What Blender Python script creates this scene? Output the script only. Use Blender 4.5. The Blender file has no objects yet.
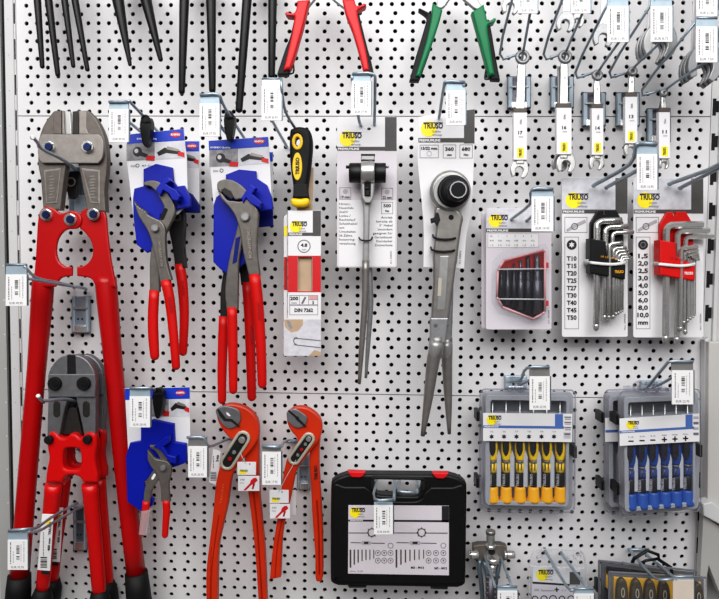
import bpy, bmesh, math, random
from mathutils import Vector, Matrix
random.seed(7)
SC = bpy.context.scene
COL = SC.collection
S = 0.00125            # one wall unit (about one photo pixel on the wall) in metres
ZB = 1.30              # height above the floor of the wall's middle
F = 600.0              # focal length for a 719 px wide frame
PIT, YAW, ROL, CX, CY, CZ = 0.048303, 0.029628, 0.008585, 21.772949, -33.251855, -601.065943

def _rot():
    p, y, r = PIT, YAW, ROL
    Rx = Matrix(((1, 0, 0), (0, math.cos(p), -math.sin(p)), (0, math.sin(p), math.cos(p))))
    Ry = Matrix(((math.cos(y), 0, math.sin(y)), (0, 1, 0), (-math.sin(y), 0, math.cos(y))))
    Rz = Matrix(((math.cos(r), -math.sin(r), 0), (math.sin(r), math.cos(r), 0), (0, 0, 1)))
    return Rz @ Rx @ Ry
RM = _rot()
RT = RM.transposed()

def unp(px, py, d):
    """wall-plane coordinates (u right, h up) of the point seen at (px, py) on the plane d units off the wall"""
    v = RT @ Vector(((px - 359.5) / F, (py - 299.5) / F, 1.0))
    t = (-d - CZ) / v.z
    return CX + t * v.x, -(CY + t * v.y)
def W(u, h, d): return Vector((u * S, -d * S, h * S + ZB))
def U(px, py, d):
    u, h = unp(px, py, d)
    return W(u, h, d)
def K(d): return (-CZ - d) / F          # wall units per pixel at depth d

# ------------------------------------------------------------------ materials
def lin(hx):
    hx = hx.lstrip('#')
    out = []
    for i in (0, 2, 4):
        c = int(hx[i:i + 2], 16) / 255
        out.append(c / 12.92 if c <= 0.04045 else ((c + 0.055) / 1.055) ** 2.4)
    return (*out, 1)
MATS = {}
def mat(name, hx, rough=0.5, metal=0.0, var=0.06, scale=60, bump=0.0, spec=0.5, coat=0.0):
    m = bpy.data.materials.new(name); m.use_nodes = True
    nt = m.node_tree; b = nt.nodes['Principled BSDF']
    c = lin(hx)
    tc = nt.nodes.new('ShaderNodeTexCoord')
    nz = nt.nodes.new('ShaderNodeTexNoise'); nz.inputs['Scale'].default_value = scale; nz.inputs['Detail'].default_value = 4
    nt.links.new(tc.outputs['Object'], nz.inputs['Vector'])
    rp = nt.nodes.new('ShaderNodeValToRGB')
    rp.color_ramp.elements[0].position = 0.3; rp.color_ramp.elements[1].position = 0.7
    rp.color_ramp.elements[0].color = (*[x * (1 - var) for x in c[:3]], 1)
    rp.color_ramp.elements[1].color = (*[min(1, x * (1 + var)) for x in c[:3]], 1)
    nt.links.new(nz.outputs['Fac'], rp.inputs['Fac']); nt.links.new(rp.outputs['Color'], b.inputs['Base Color'])
    b.inputs['Roughness'].default_value = rough; b.inputs['Metallic'].default_value = metal
    b.inputs['Specular IOR Level'].default_value = spec
    if coat: b.inputs['Coat Weight'].default_value = coat; b.inputs['Coat Roughness'].default_value = 0.1
    if bump:
        bp = nt.nodes.new('ShaderNodeBump'); bp.inputs['Strength'].default_value = bump; bp.inputs['Distance'].default_value = 0.0006
        n2 = nt.nodes.new('ShaderNodeTexNoise'); n2.inputs['Scale'].default_value = scale * 12
        nt.links.new(tc.outputs['Object'], n2.inputs['Vector'])
        nt.links.new(n2.outputs['Fac'], bp.inputs['Height']); nt.links.new(bp.outputs['Normal'], b.inputs['Normal'])
    MATS[name] = m
    return m
def clear_mat(name, tint, gloss=0.12, body=0.05):
    m = bpy.data.materials.new(name); m.use_nodes = True
    nt = m.node_tree; nt.nodes.remove(nt.nodes['Principled BSDF'])
    out = nt.nodes['Material Output']
    tr = nt.nodes.new('ShaderNodeBsdfTransparent'); tr.inputs['Color'].default_value = lin(tint)
    gl = nt.nodes.new('ShaderNodeBsdfGlossy'); gl.inputs['Roughness'].default_value = 0.12
    df = nt.nodes.new('ShaderNodeBsdfDiffuse'); df.inputs['Color'].default_value = (0.8, 0.8, 0.82, 1)
    nz = nt.nodes.new('ShaderNodeTexNoise'); nz.inputs['Scale'].default_value = 90
    mt = nt.nodes.new('ShaderNodeMath'); mt.operation = 'MULTIPLY'; mt.inputs[1].default_value = body * 2
    nt.links.new(nz.outputs['Fac'], mt.inputs[0])
    fr = nt.nodes.new('ShaderNodeLayerWeight'); fr.inputs['Blend'].default_value = gloss
    m1 = nt.nodes.new('ShaderNodeMixShader'); m2 = nt.nodes.new('ShaderNodeMixShader')
    nt.links.new(mt.outputs[0], m1.inputs[0]); nt.links.new(tr.outputs[0], m1.inputs[1]); nt.links.new(df.outputs[0], m1.inputs[2])
    nt.links.new(fr.outputs['Fresnel'], m2.inputs[0]); nt.links.new(m1.outputs[0], m2.inputs[1]); nt.links.new(gl.outputs[0], m2.inputs[2])
    nt.links.new(m2.outputs[0], out.inputs['Surface'])
    MATS[name] = m
mat('panel', 'd4d3d4', 0.45, 0.0, 0.02, 6, 0.05, 0.35)
mat('void', '151516', 0.9)  # near-black stand-in for the shade inside holes, slots and gaps
mat('gap', '242527', 0.8)
mat('upright', 'c6c6c6', 0.45, 0.0, 0.04, 8)
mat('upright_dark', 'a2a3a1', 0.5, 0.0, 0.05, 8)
mat('zinc', '9fadb8', 0.34, 0.6, 0.12, 120)
mat('zinc_dark', '6b7882', 0.4, 0.6, 0.15, 120)
mat('zinc_flat', 'a3b3be', 0.5, 0.3, 0.08, 90)
mat('chrome', 'd6d6d4', 0.2, 0.8, 0.06, 80)
mat('steel_grey', '8a8784', 0.36, 0.6, 0.1, 140)
mat('tool_brown', '4d4438', 0.5, 0.1, 0.25, 160)
mat('key_steel', 'd2d2d0', 0.26, 0.85, 0.05, 120)
mat('case_light', 'b4b4ba', 0.45, 0, 0.04, 60)
mat('socket_black', '29292b', 0.4, 0.2, 0.12, 90, 0.1)
mat('satin', 'bcbcba', 0.3, 0.75, 0.08, 120)
mat('satin_dark', '97989a', 0.4, 0.55, 0.1, 150)
mat('silver_paint', '9d9d9d', 0.36, 0.45, 0.06, 120)
mat('forged', '6b645f', 0.5, 0.45, 0.14, 160, 0.3)
mat('forged_light', '8d8782', 0.42, 0.5, 0.1, 160, 0.2)
mat('forged_dark', '34312f', 0.5, 0.4, 0.15, 160, 0.3)
mat('pliers_grey', '6f6a66', 0.42, 0.45, 0.12, 140, 0.15)
mat('pliers_dark', '2c2a2a', 0.4, 0.4, 0.15, 140)
mat('jaw_steel', '77777a', 0.4, 0.5, 0.1, 140)
mat('white_card', 'dedddf', 0.55, 0, 0.015, 40)
mat('grey_card', 'cfc9cf', 0.5, 0, 0.02, 40)
mat('tag_white', 'e6e5e5', 0.5, 0, 0.01, 40)
mat('tag_cream', 'cfc3b6', 0.55, 0, 0.03, 60)
mat('ink', '1f1d20', 0.6)
mat('ink_grey', '6d6b70', 0.6)
mat('ink_light', 'a9a6ac', 0.6)
mat('dark_card', '4a4847', 0.6, 0, 0.08, 300)
mat('yellow_ink', 'f5e11c', 0.5)
mat('yellow', 'f2c811', 0.38, 0, 0.04, 60)
mat('yellow_deep', 'eba913', 0.36, 0, 0.05, 60)
mat('yellow_case', 'e9b440', 0.4, 0, 0.06, 60)
mat('red_bright', 'c8080b', 0.34, 0, 0.05, 30, 0.03, 0.4, 0.15)
mat('red', 'ae060b', 0.36, 0, 0.05, 30, 0.02, 0.35, 0.12)
mat('red_dip', 'c4120e', 0.4, 0, 0.05, 40, 0.05, 0.35)
mat('red_dark', 'a8100f', 0.4, 0, 0.06, 40)
mat('red_ink', 'c4141c', 0.5, 0, 0.03)
mat('red_key', 'cc0f0c', 0.42, 0, 0.04, 60, 0, 0.35)
mat('orange', 'c0300c', 0.4, 0, 0.07, 40, 0.1, 0.4, 0.1)
mat('orange_light', 'e0683a', 0.4, 0, 0.05)
mat('orange_dark', '9a1c06', 0.45, 0, 0.07, 40, 0.1, 0.3)
mat('snip_red', 'cf1820', 0.42, 0, 0.04, 60, 0, 0.35)
mat('green', '08784a', 0.42, 0, 0.06, 60, 0, 0.3)
mat('blue', '0b1d9c', 0.42, 0, 0.06, 30, 0, 0.3)
mat('blue_dark', '08136e', 0.45, 0, 0.06, 30, 0, 0.3)
mat('blue_ink', '1038b4', 0.5, 0, 0.03)
mat('blue_bolt', '23305e', 0.3, 0.6, 0.1)
mat('blue_label', '4f6fb0', 0.5)
mat('blue_grip', '1d4188', 0.4, 0, 0.08)
mat('blue_cap', '23509f', 0.4, 0, 0.08)
mat('rubber', '131314', 0.6, 0, 0.15, 120, 0.15, 0.3)
mat('black', '121214', 0.42, 0, 0.12, 90, 0.1, 0.35)
mat('black_matt', '1a1a1c', 0.6, 0, 0.12, 200, 0.25, 0.3)
mat('brown_band', '4d443e', 0.5)
mat('beige', 'b9b3a4', 0.4, 0.3, 0.06)
mat('tan', 'b79d82', 0.5, 0, 0.08)
mat('photo_grey', '8f8d90', 0.5, 0, 0.35, 160)
mat('photo_light', 'c9c9cf', 0.5, 0, 0.12, 120)
mat('pink', 'd99c9f', 0.45, 0, 0.06)
mat('case_grey', '9c9ca2', 0.45, 0, 0.06, 60)
mat('case_dark', '68696e', 0.45, 0, 0.1, 60)
mat('bit_dark', '2e2c33', 0.4, 0.4, 0.2, 200)
mat('bit_grey', '55535b', 0.35, 0.6, 0.2, 200)
mat('neighbor', 'bdbbb8', 0.45, 0.0, 0.04, 8)
mat('shelf_grey', 'aaa9a6', 0.45, 0.0, 0.04, 8)
mat('tie_white', 'dcdcdc', 0.35, 0, 0.03)
mat('tie_clear', 'bcbcbe', 0.35, 0, 0.03)
mat('floor_grey', '77716b', 0.6, 0, 0.1, 4)
clear_mat('clear', 'fbfcfd', 0.06, 0.012)
clear_mat('clear_frost', 'eeeef2', 0.12, 0.05)
clear_mat('clear_sleeve', 'f2eeee', 0.2, 0.3)

# ------------------------------------------------------------------ mesh builder
def cr(pts, n=5):
    """closed Catmull-Rom through pts; a third value of 1 marks a sharp corner"""
    m = len(pts); out = []
    for i in range(m):
        p0, p1, p2, p3 = pts[i - 1], pts[i], pts[(i + 1) % m], pts[(i + 2) % m]
        c1 = len(p1) > 2 and p1[2]; c2 = len(p2) > 2 and p2[2]
        if c1 and c2: out.append((p1[0], p1[1])); continue
        if c1: p0 = (2 * p1[0] - p2[0], 2 * p1[1] - p2[1])
        if c2: p3 = (2 * p2[0] - p1[0], 2 * p2[1] - p1[1])
        for k in range(n):
            t = k / n; t2 = t * t; t3 = t2 * t
            out.append(tuple(0.5 * (2 * p1[a] + (p2[a] - p0[a]) * t + (2 * p0[a] - 5 * p1[a] + 4 * p2[a] - p3[a]) * t2 + (3 * p1[a] - p0[a] - 3 * p2[a] + p3[a]) * t3) for a in (0, 1)))
    return out
def oc(pts, n=4):
    """open Catmull-Rom through tuples of any length"""
    if len(pts) < 3: return pts
    ext = [tuple(2 * a - b for a, b in zip(pts[0], pts[1]))] + list(pts) + [tuple(2 * a - b for a, b in zip(pts[-1], pts[-2]))]
    out = []
    for i in range(1, len(ext) - 2):
        p0, p1, p2, p3 = ext[i - 1:i + 3]
        for k in range(n):
            t = k / n; t2 = t * t; t3 = t2 * t
            out.append(tuple(0.5 * (2 * p1[a] + (p2[a] - p0[a]) * t + (2 * p0[a] - 5 * p1[a] + 4 * p2[a] - p3[a]) * t2 + (3 * p1[a] - p0[a] - 3 * p2[a] + p3[a]) * t3) for a in range(len(p1))))
    out.append(tuple(pts[-1]))
    return out
def rrect(x0, y0, x1, y1, r, n=4):
    out = []
    for cx, cy, a0 in ((x1 - r, y0 + r, -90), (x1 - r, y1 - r, 0), (x0 + r, y1 - r, 90), (x0 + r, y0 + r, 180)):
        for k in range(n + 1):
            a = math.radians(a0 + 90 * k / n)
            out.append((cx + r * math.cos(a), cy + r * math.sin(a)))
    return out
def ell(cx, cy, rx, ry=None, n=16, a0=0):
    ry = rx if ry is None else ry
    return [(cx + rx * math.cos(a0 + 2 * math.pi * k / n), cy + ry * math.sin(a0 + 2 * math.pi * k / n)) for k in range(n)]
def capsule(x0, y0, x1, y1, r, n=7):
    a = math.atan2(y1 - y0, x1 - x0); out = []
    for cx, cy, s in ((x0, y0, a + math.pi / 2), (x1, y1, a - math.pi / 2)):
        for k in range(n + 1):
            t = s + math.pi * k / n
            out.append((cx + r * math.cos(t), cy + r * math.sin(t)))
    return out
def star(cx, cy, r, r2, n=6):
    return [(cx + (r if k % 2 == 0 else r2) * math.sin(math.pi * k / n), cy - (r if k % 2 == 0 else r2) * math.cos(math.pi * k / n)) for k in range(2 * n)]
FONT_CACHE = {}
def font_mesh(s, bold):
    key = (s, bold)
    if key not in FONT_CACHE:
        cu = bpy.data.curves.new('f', 'FONT'); cu.body = s; cu.size = 1.0; cu.resolution_u = 2
        cu.offset = 0.034 if bold else 0.0
        ob = bpy.data.objects.new('f', cu)
        me = bpy.data.meshes.new_from_object(ob)
        vs = [v.co.copy() for v in me.vertices]; fs = [tuple(p.vertices) for p in me.polygons]
        bpy.data.objects.remove(ob); bpy.data.curves.remove(cu); bpy.data.meshes.remove(me)
        FONT_CACHE[key] = (vs, fs)
    return FONT_CACHE[key]

class MB:
    def __init__(self): self.v = []; self.f = []; self.mi = []; self.sm = []; self.mats = []
    def m(self, name):
        if name not in self.mats: self.mats.append(name)
        return self.mats.index(name)
    def add(self, vs, fs, mt, smooth=False):
        o = len(self.v); k = self.m(mt)
        self.v += vs
        for i, f in enumerate(fs):
            self.f.append(tuple(a + o for a in f)); self.mi.append(k)
            self.sm.append(smooth[i] if isinstance(smooth, list) else smooth)
        return self
    def prism(self, out, d, t, mt, bev=0.6, holes=(), res=1):
        """outline in photo pixels at depth d (front face), thickness t toward the wall"""
        bev = min(bev, t * 0.45)
        cu = bpy.data.curves.new('c', 'CURVE'); cu.dimensions = '2D'; cu.fill_mode = 'BOTH'
        cu.extrude = max((t - 2 * bev) / 2, 0.0001); cu.bevel_depth = bev; cu.bevel_resolution = res; cu.offset = -bev
        for loop in [out, *holes]:
            q = [unp(p[0], p[1], d) for p in loop]
            sp = cu.splines.new('POLY'); sp.points.add(len(q) - 1); sp.use_cyclic_u = True
            for p, (u, h) in zip(sp.points, q): p.co = (u, h, 0, 1)
        ob = bpy.data.objects.new('c', cu); me = bpy.data.meshes.new_from_object(ob)
        vs = [W(v.co.x, v.co.y, d - t / 2 + v.co.z) for v in me.vertices]
        fs = [tuple(p.vertices) for p in me.polygons]
        bpy.data.objects.remove(ob); bpy.data.curves.remove(cu); bpy.data.meshes.remove(me)
        return self.add(vs, fs, mt)
    def box(self, x0, y0, x1, y1, d, t, mt, bev=0.3, r=0):
        return self.prism(rrect(x0, y0, x1, y1, r, 3) if r else [(x0, y0), (x1, y0), (x1, y1), (x0, y1)], d, t, mt, bev)
    def flat(self, poly, d, mt):
        vs = [U(x, y, d) for x, y in poly]
        return self.add(vs, [tuple(range(len(vs)))[::-1]], mt)
    def rect(self, x0, y0, x1, y1, d, mt): return self.flat([(x0, y0), (x1, y0), (x1, y1), (x0, y1)], d, mt)
    def frame(self, x0, y0, x1, y1, d, mt, w=0.45):
        self.rect(x0, y0, x1, y0 + w, d, mt); self.rect(x0, y1 - w, x1, y1, d, mt)
        self.rect(x0, y0, x0 + w, y1, d, mt); return self.rect(x1 - w, y0, x1, y1, d, mt)
    def ringflat(self, cx, cy, r, w, d, mt, n=18):
        a = ell(cx, cy, r, n=n); b = ell(cx, cy, r - w, n=n)
        for i in range(n): self.flat([a[i], a[(i + 1) % n], b[(i + 1) % n], b[i]], d, mt)
        return self
    def text(self, s, x, y, h, d, mt, width=None, align='l', rot=0, bold=False, slant=0):
        """baseline-left at (x, y) in photo pixels, capital height h"""
        vs, fs = font_mesh(s, bold)
        if not vs: return self
        w0 = min(v.x for v in vs); w1 = max(v.x for v in vs); k = h / 0.69
        kx = width / (w1 - w0) if width else k
        sh = {'l': 0, 'c': (w1 - w0) / 2, 'r': (w1 - w0)}[align]
        ca, sa = math.cos(math.radians(rot)), math.sin(math.radians(rot))
        out = []
        for v in vs:
            a = (v.x - w0 - sh) * kx; b = -v.y * k
            out.append(U(x + a * ca - b * sa, y + a * sa + b * ca, d))
        return self.add(out, fs, mt)
    def tube(self, pts, r, mt, n=10, flat=1.0, cap=True, spl=0, rnd=False):
        """pts: (x, y, d) in photo pixels and depth; r: pixel radius or list; flat: depth radius / width radius"""
        if not isinstance(r, (list, tuple)): r = [r] * len(pts)
        q = [(*p, rr) for p, rr in zip(pts, r)]
        if spl: q = oc(q, spl)
        if rnd == 2:
            a, b = q[-1], q[-2]; L0 = math.dist(a[:2], b[:2]) or 1; ux, uy = (a[0] - b[0]) / L0, (a[1] - b[1]) / L0
            q = q + [(a[0] + ux * a[3] * g, a[1] + uy * a[3] * g, a[2], a[3] * k) for g, k in ((0.4, 0.9), (0.75, 0.6), (0.95, 0.15))]
        elif rnd:   # rounded ends
            def endcap(a, b):
                L = math.dist(a[:2], b[:2]) or 1; ux, uy = (a[0] - b[0]) / L, (a[1] - b[1]) / L
                return [(a[0] + ux * a[3] * f, a[1] + uy * a[3] * f, a[2], a[3] * g) for f, g in ((0.95, 0.15), (0.75, 0.6), (0.4, 0.9))]
            q = endcap(q[0], q[1]) + q + endcap(q[-1], q[-2])[::-1]
        P = [U(a, b, c) for a, b, c, _ in q]
        Rr = [rr * K(c) * S for _, _, c, rr in q]
        vs = []; L = len(P)
        up = Vector((0, 1, 0))
        for i in range(L):
            t = (P[min(i + 1, L - 1)] - P[max(i - 1, 0)])
            t = t.normalized() if t.length > 1e-9 else Vector((0, 0, -1))
            a = t.cross(up)
            if a.length < 0.2: a = t.cross(Vector((0, 0, 1)))
            a.normalize(); b = a.cross(t).normalized()
            for k in range(n):
                an = 2 * math.pi * k / n
                vs.append(P[i] + a * math.cos(an) * Rr[i] + b * math.sin(an) * Rr[i] * flat)
        fs = []; sm = []
        for i in range(L - 1):
            for k in range(n):
                fs.append((i * n + k, i * n + (k + 1) % n, (i + 1) * n + (k + 1) % n, (i + 1) * n + k)); sm.append(n > 6)
        if cap:
            fs.append(tuple(range(n))[::-1]); sm.append(False)
            fs.append(tuple((L - 1) * n + k for k in range(n))); sm.append(False)
        return self.add(vs, fs, mt, sm)
    def cyl(self, x, y, d0, d1, r, mt, n=16, r1=None, rot=0.3):
        """axis square to the wall, from depth d0 out to d1; (x, y) is where its base centre is seen"""
        u, h = unp(x, y, d0); k = K(d0); r1 = r if r1 is None else r1
        ch = min(abs(d1 - d0) * 0.25, r1 * 0.18)
        prof = [(d0, r), (d1 - ch, r1), (d1, r1 - ch * 0.9)]
        vs = []; fs = []; sm = []
        for dd, rr in prof:
            for i in range(n):
                a = rot + 2 * math.pi * i / n
                vs.append(W(u + rr * k * math.cos(a), h + rr * k * math.sin(a), dd))
        for j in range(2):
            for i in range(n):
                fs.append((j * n + i, j * n + (i + 1) % n, (j + 1) * n + (i + 1) % n, (j + 1) * n + i)); sm.append(n > 8 and j == 0)
        fs.append(tuple(2 * n + i for i in range(n))); sm.append(False)
        return self.add(vs, fs, mt, sm)
    def torus(self, x, y, d, R, r, mt, n=20, m=8, ry=None):
        pts = [(p[0], p[1], d) for p in ell(x, y, R, ry or R, n)]
        return self.tube(pts + [pts[0]], r, mt, n=m, cap=False)
    def build(self, name, parent=None, label=None, cat=None, group=None, kind=None):
        me = bpy.data.meshes.new(name)
        loc = LOC.get(parent.name, Vector()) if parent else None
        if loc is None:
            lo = [min(v[i] for v in self.v) for i in range(3)]; hi = [max(v[i] for v in self.v) for i in range(3)]
            loc = Vector([(a + b) / 2 for a, b in zip(lo, hi)])
        me.from_pydata([v - loc for v in self.v], [], self.f)
        for k in self.mats: me.materials.append(MATS[k])
        me.polygons.foreach_set('material_index', self.mi)
        me.polygons.foreach_set('use_smooth', self.sm)
        me.update()
        o = bpy.data.objects.new(name, me); COL.objects.link(o)
        if parent: o.parent = parent
        else: o.location = loc
        LOC[o.name] = loc
        for k, v in (('label', label), ('category', cat), ('group', group), ('kind', kind)):
            if v: o[k] = v
        return o
LOC = {}
def thing(name, x, y, d, label, cat, group=None):
    o = bpy.data.objects.new(name, None); COL.objects.link(o); o.empty_display_size = 0.02
    o.location = U(x, y, d); LOC[o.name] = o.location.copy()
    o['label'] = label; o['category'] = cat
    if group: o['group'] = group
    return o
def children(o): return [c for c in bpy.data.objects if c.parent == o]
def dup(root, dx, dy, dz, label, group=None):
    """a copy of a thing with its parts and sub-parts, shifted in wall units"""
    r = root.copy(); COL.objects.link(r)
    r.location = root.location + Vector((dx * S, -dz * S, dy * S)); r['label'] = label
    if group: r['group'] = group
    for ch in children(root):
        c = ch.copy(); COL.objects.link(c); c.parent = r
        for g in children(ch):
            e = g.copy(); COL.objects.link(e); e.parent = c
    return r
def struct(mb, name): return mb.build(name, kind='structure')
# ------------------------------------------------------------------ camera
cam = bpy.data.cameras.new('camera'); camo = bpy.data.objects.new('camera', cam); COL.objects.link(camo)
def cv(v): return Vector((v[0], v[2], -v[1]))
right, down, fwd = (cv(RM[i]) for i in range(3))
camo.matrix_world = Matrix(((right.x, -down.x, -fwd.x, CX * S), (right.y, -down.y, -fwd.y, CZ * S), (right.z, -down.z, -fwd.z, -CY * S + ZB), (0, 0, 0, 1)))
cam.sensor_width = 36; cam.lens = 36 * F / 719; cam.clip_start = 0.02
SC.camera = camo

# ------------------------------------------------------------------ the setting: three perforated panels, uprights, neighbours
P5, PV = 10.4, 8.6645
def hole_panel(v0, v1, uL, uR, name):
    mb = MB(); vs = []; fs = []; N = 12; R = 2.12; TH = 1.6
    def pt(u, v, d=0.0): vs.append(W(u, -v, d)); return len(vs) - 1
    def quad(a, b, c, e): fs.append((a, b, c, e))
    rows = [k for k in range(-48, 80) if v0 + 2 < -190 + k * PV < v1 - 2]
    for k in rows:
        vc = -190 + k * PV; top = vc - PV / 2 if k != rows[0] else v0; bot = vc + PV / 2 if k != rows[-1] else v1
        pitch = P5 if k % 2 == 0 else 52 / 3
        us = [-310 + j * pitch for j in range(-5, 70)]
        us = [u for u in us if uL + 5.5 < u < uR - 4.0]
        edges = [uL] + [u + pitch / 2 for u in us[:-1]] + [uR]
        for j, u in enumerate(us):
            a, b = edges[j], edges[j + 1]
            ring = [pt(u + R * math.cos(2 * math.pi * (i + .5) / N), vc + R * math.sin(2 * math.pi * (i + .5) / N)) for i in range(N)]
            back = [pt(u + R * math.cos(2 * math.pi * (i + .5) / N), vc + R * math.sin(2 * math.pi * (i + .5) / N), -TH) for i in range(N)]
            # outer square points per ring vertex: project to the cell border
            outer = []
            for i in range(N):
                ang = 2 * math.pi * (i + .5) / N; c, s = math.cos(ang), math.sin(ang)
                q = int(((math.degrees(ang) + 45) % 360) // 90)
                t = (i + .5) / N * 360
                if q == 0: w = ((t + 45) % 360) / 90; outer.append((b, top + (bot - top) * w))
                elif q == 1: w = (t - 45) / 90; outer.append((b + (a - b) * w, bot))
                elif q == 2: w = (t - 135) / 90; outer.append((a, bot + (top - bot) * w))
                else: w = (t - 225) / 90; outer.append((a + (b - a) * w, top))
            oi = [pt(*o) for o in outer]
            cor = {1: (b, bot), 4: (a, bot), 7: (a, top), 10: (b, top)}
            for i in range(N):
                n = (i + 1) % N
                if i in cor:
                    cidx = pt(*cor[i]); fs.append((ring[i], ring[n], oi[n], cidx, oi[i]))
                else: quad(ring[i], ring[n], oi[n], oi[i])
                quad(ring[n], ring[i], back[i], back[n])
    e = 6
    for (a, b) in (((uL, v0), (uR, v0)), ((uR, v0), (uR, v1)), ((uR, v1), (uL, v1)), ((uL, v1), (uL, v0))):
        quad(pt(*a), pt(*b), pt(*b, -e), pt(*a, -e))
    mb.add(vs, fs, 'panel')
    return struct(mb, name)
UL = unp(18, 115, 0)[0]; UR = unp(710.5, 115, 0)[0]
sA, sB = -185.6, -185.6 + 32 * PV
hole_panel(-372, sA - .45, UL, UR, 'wall_back')
hole_panel(sA + .45, sB - .45, UL, UR, 'wall_back.001')
hole_panel(sB + .45, 425, UL, UR, 'wall_back.002')
def ubox(mb, u0, u1, v0, v1, d, t, mt, bev=0.5):
    vs = [W(u, -v, dd) for dd in (d - t, d) for v in (v0, v1) for u in (u0, u1)]
    return mb.add(vs, [(4, 5, 7, 6), (0, 2, 3, 1), (0, 1, 5, 4), (2, 6, 7, 3), (0, 4, 6, 2), (1, 3, 7, 5)], mt)
mb = MB(); ubox(mb, -480, 480, -420, 440, -16, 6, 'void'); struct(mb, 'wall_shade_backing')  # black sheet behind the panels, its colour gives the holes their shade
# left upright: two folded flanges with slots, then the neighbouring bay
u6 = unp(6.2, 115, 2)[0]; us = UL - 2.2
mb = MB(); ubox(mb, u6, us, -420, 440, 2, 14, 'upright'); ubox(mb, UL - .8, UL - .3, -420, 440, .5, 12, 'upright')
v = -436
while v < 430:
    ubox(mb, us, UL - .8, v + 20, v + 35, 1, 12, 'upright'); v += 35
for k in range(26):
    v = -420 + k * 35
    mb.add([W(u6 + 3.6 + 0.6 * math.cos(a), -v + 0.6 * math.sin(a), 2.15) for a in [i * math.pi / 4 for i in range(8)]], [tuple(range(8))], 'upright_dark')
struct(mb, 'trim_1')
mb = MB(); ubox(mb, us - .2, UL - .6, -420, 440, .1, 8, 'void'); struct(mb, 'slot_shade_left')  # black strip just behind the slots, painting the shade inside them
mb = MB(); ubox(mb, u6 - 4.6, u6 + .2, -420, 440, -1, 8, 'void'); struct(mb, 'gap_shade_left')  # shade between the two bays, painted as a near-black strip
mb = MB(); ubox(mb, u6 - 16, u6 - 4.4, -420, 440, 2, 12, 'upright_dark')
for k in range(26):
    v = -420 + k * 35
    mb.add([W(u6 - 6 + 0.6 * math.cos(a), -v + 0.6 * math.sin(a), 2.15) for a in [i * math.pi / 4 for i in range(8)]], [tuple(range(8))], 'tag_white')
struct(mb, 'trim_4')
mb = MB(); ubox(mb, u6 - 160, u6 - 16, -420, 440, 2, 8, 'neighbor'); struct(mb, 'wall_left')
# right upright: wide slots with bright tongues between, then the next bay's plain front
mb = MB(); r0 = UR + 0.2
ubox(mb, r0, r0 + 1.0, -420, 440, 1, 12, 'upright'); ubox(mb, r0 + 7.5, r0 + 11, -420, 440, 4, 16, 'upright')
v = -436.5
while v < 420:
    ubox(mb, r0 + 1.0, r0 + 7.5, v + 16.5, v + 33.4, 1, 9, 'upright')
    ubox(mb, r0 + 4.6, r0 + 7.5, v + 13.4, v + 16.5, 1, 9, 'upright'); ubox(mb, r0 + 4.6, r0 + 7.5, v, v + 2.4, 1, 9, 'upright')
    v += 33.4
struct(mb, 'trim_5')
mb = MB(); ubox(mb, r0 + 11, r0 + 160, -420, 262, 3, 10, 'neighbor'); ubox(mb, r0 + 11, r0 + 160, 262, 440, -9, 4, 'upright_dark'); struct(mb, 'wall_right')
mb = MB(); ubox(mb, r0 + .8, r0 + 9, -420, 440, .2, 4, 'void'); struct(mb, 'slot_shade_right')  # dark strip set close behind the wide slots as their painted shade
def upanel(mb, x0, y0, x1, y1, d, t, mt): return mb.box(x0, y0, x1, y1, d, t, mt, 0.8)
# plain steel end panel of the next bay's unit, with a ledge under it
mb = MB()
mb.prism([(709, 342), (760, 342), (760, 510), (707.5, 510)], 16, 10, 'neighbor', 1.0)
mb.prism([(705, 340), (709, 337), (709.5, 520), (704.5, 520)], 10, 8, 'upright', 0.8)
struct(mb, 'trim_6')
mb = MB()
mb.prism([(703, 504), (712, 502), (760, 540), (760, 556), (719, 524), (704, 516)], 24, 14, 'upright', 1.2)
mb.prism([(703.5, 515), (760, 555), (760, 600), (719, 592), (709, 566), (703, 604), (699, 604)], 18, 8, 'shelf_grey', 0.8)
struct(mb, 'trim_7')

floor = MB(); fl = [Vector((-3, -4, 0)), Vector((3, -4, 0)), Vector((3, 0.4, 0)), Vector((-3, 0.4, 0))]
floor.add(fl, [(0, 1, 2, 3)], 'floor_grey'); struct(floor, 'floor')

# ------------------------------------------------------------------ light: bright shop ceiling, softer from the aisle
w = bpy.data.worlds.new('world'); SC.world = w; w.use_nodes = True
bg = w.node_tree.nodes['Background']
tc = w.node_tree.nodes.new('ShaderNodeTexCoord'); sx = w.node_tree.nodes.new('ShaderNodeSeparateXYZ')
rp = w.node_tree.nodes.new('ShaderNodeValToRGB')
w.node_tree.links.new(tc.outputs['Generated'], sx.inputs[0]); w.node_tree.links.new(sx.outputs['Z'], rp.inputs['Fac'])
rp.color_ramp.elements[0].position = 0.0; rp.color_ramp.elements[0].color = (0.20, 0.19, 0.19, 1)
rp.color_ramp.elements[1].position = 0.9; rp.color_ramp.elements[1].color = (0.80, 0.82, 0.86, 1)
nz = w.node_tree.nodes.new('ShaderNodeTexNoise'); nz.inputs['Scale'].default_value = 2.6; nz.inputs['Detail'].default_value = 3  # patchy noise added to the surroundings so metals reflect more contrast
r2 = w.node_tree.nodes.new('ShaderNodeValToRGB'); r2.color_ramp.elements[0].position = 0.42; r2.color_ramp.elements[1].position = 0.6
r2.color_ramp.elements[0].color = (0.3, 0.3, 0.32, 1); r2.color_ramp.elements[1].color = (1.35, 1.35, 1.35, 1)
mx = w.node_tree.nodes.new('ShaderNodeMix'); mx.data_type = 'RGBA'; mx.blend_type = 'MULTIPLY'; mx.inputs['Factor'].default_value = 1.0
w.node_tree.links.new(tc.outputs['Generated'], nz.inputs['Vector']); w.node_tree.links.new(nz.outputs['Fac'], r2.inputs['Fac'])
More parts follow.
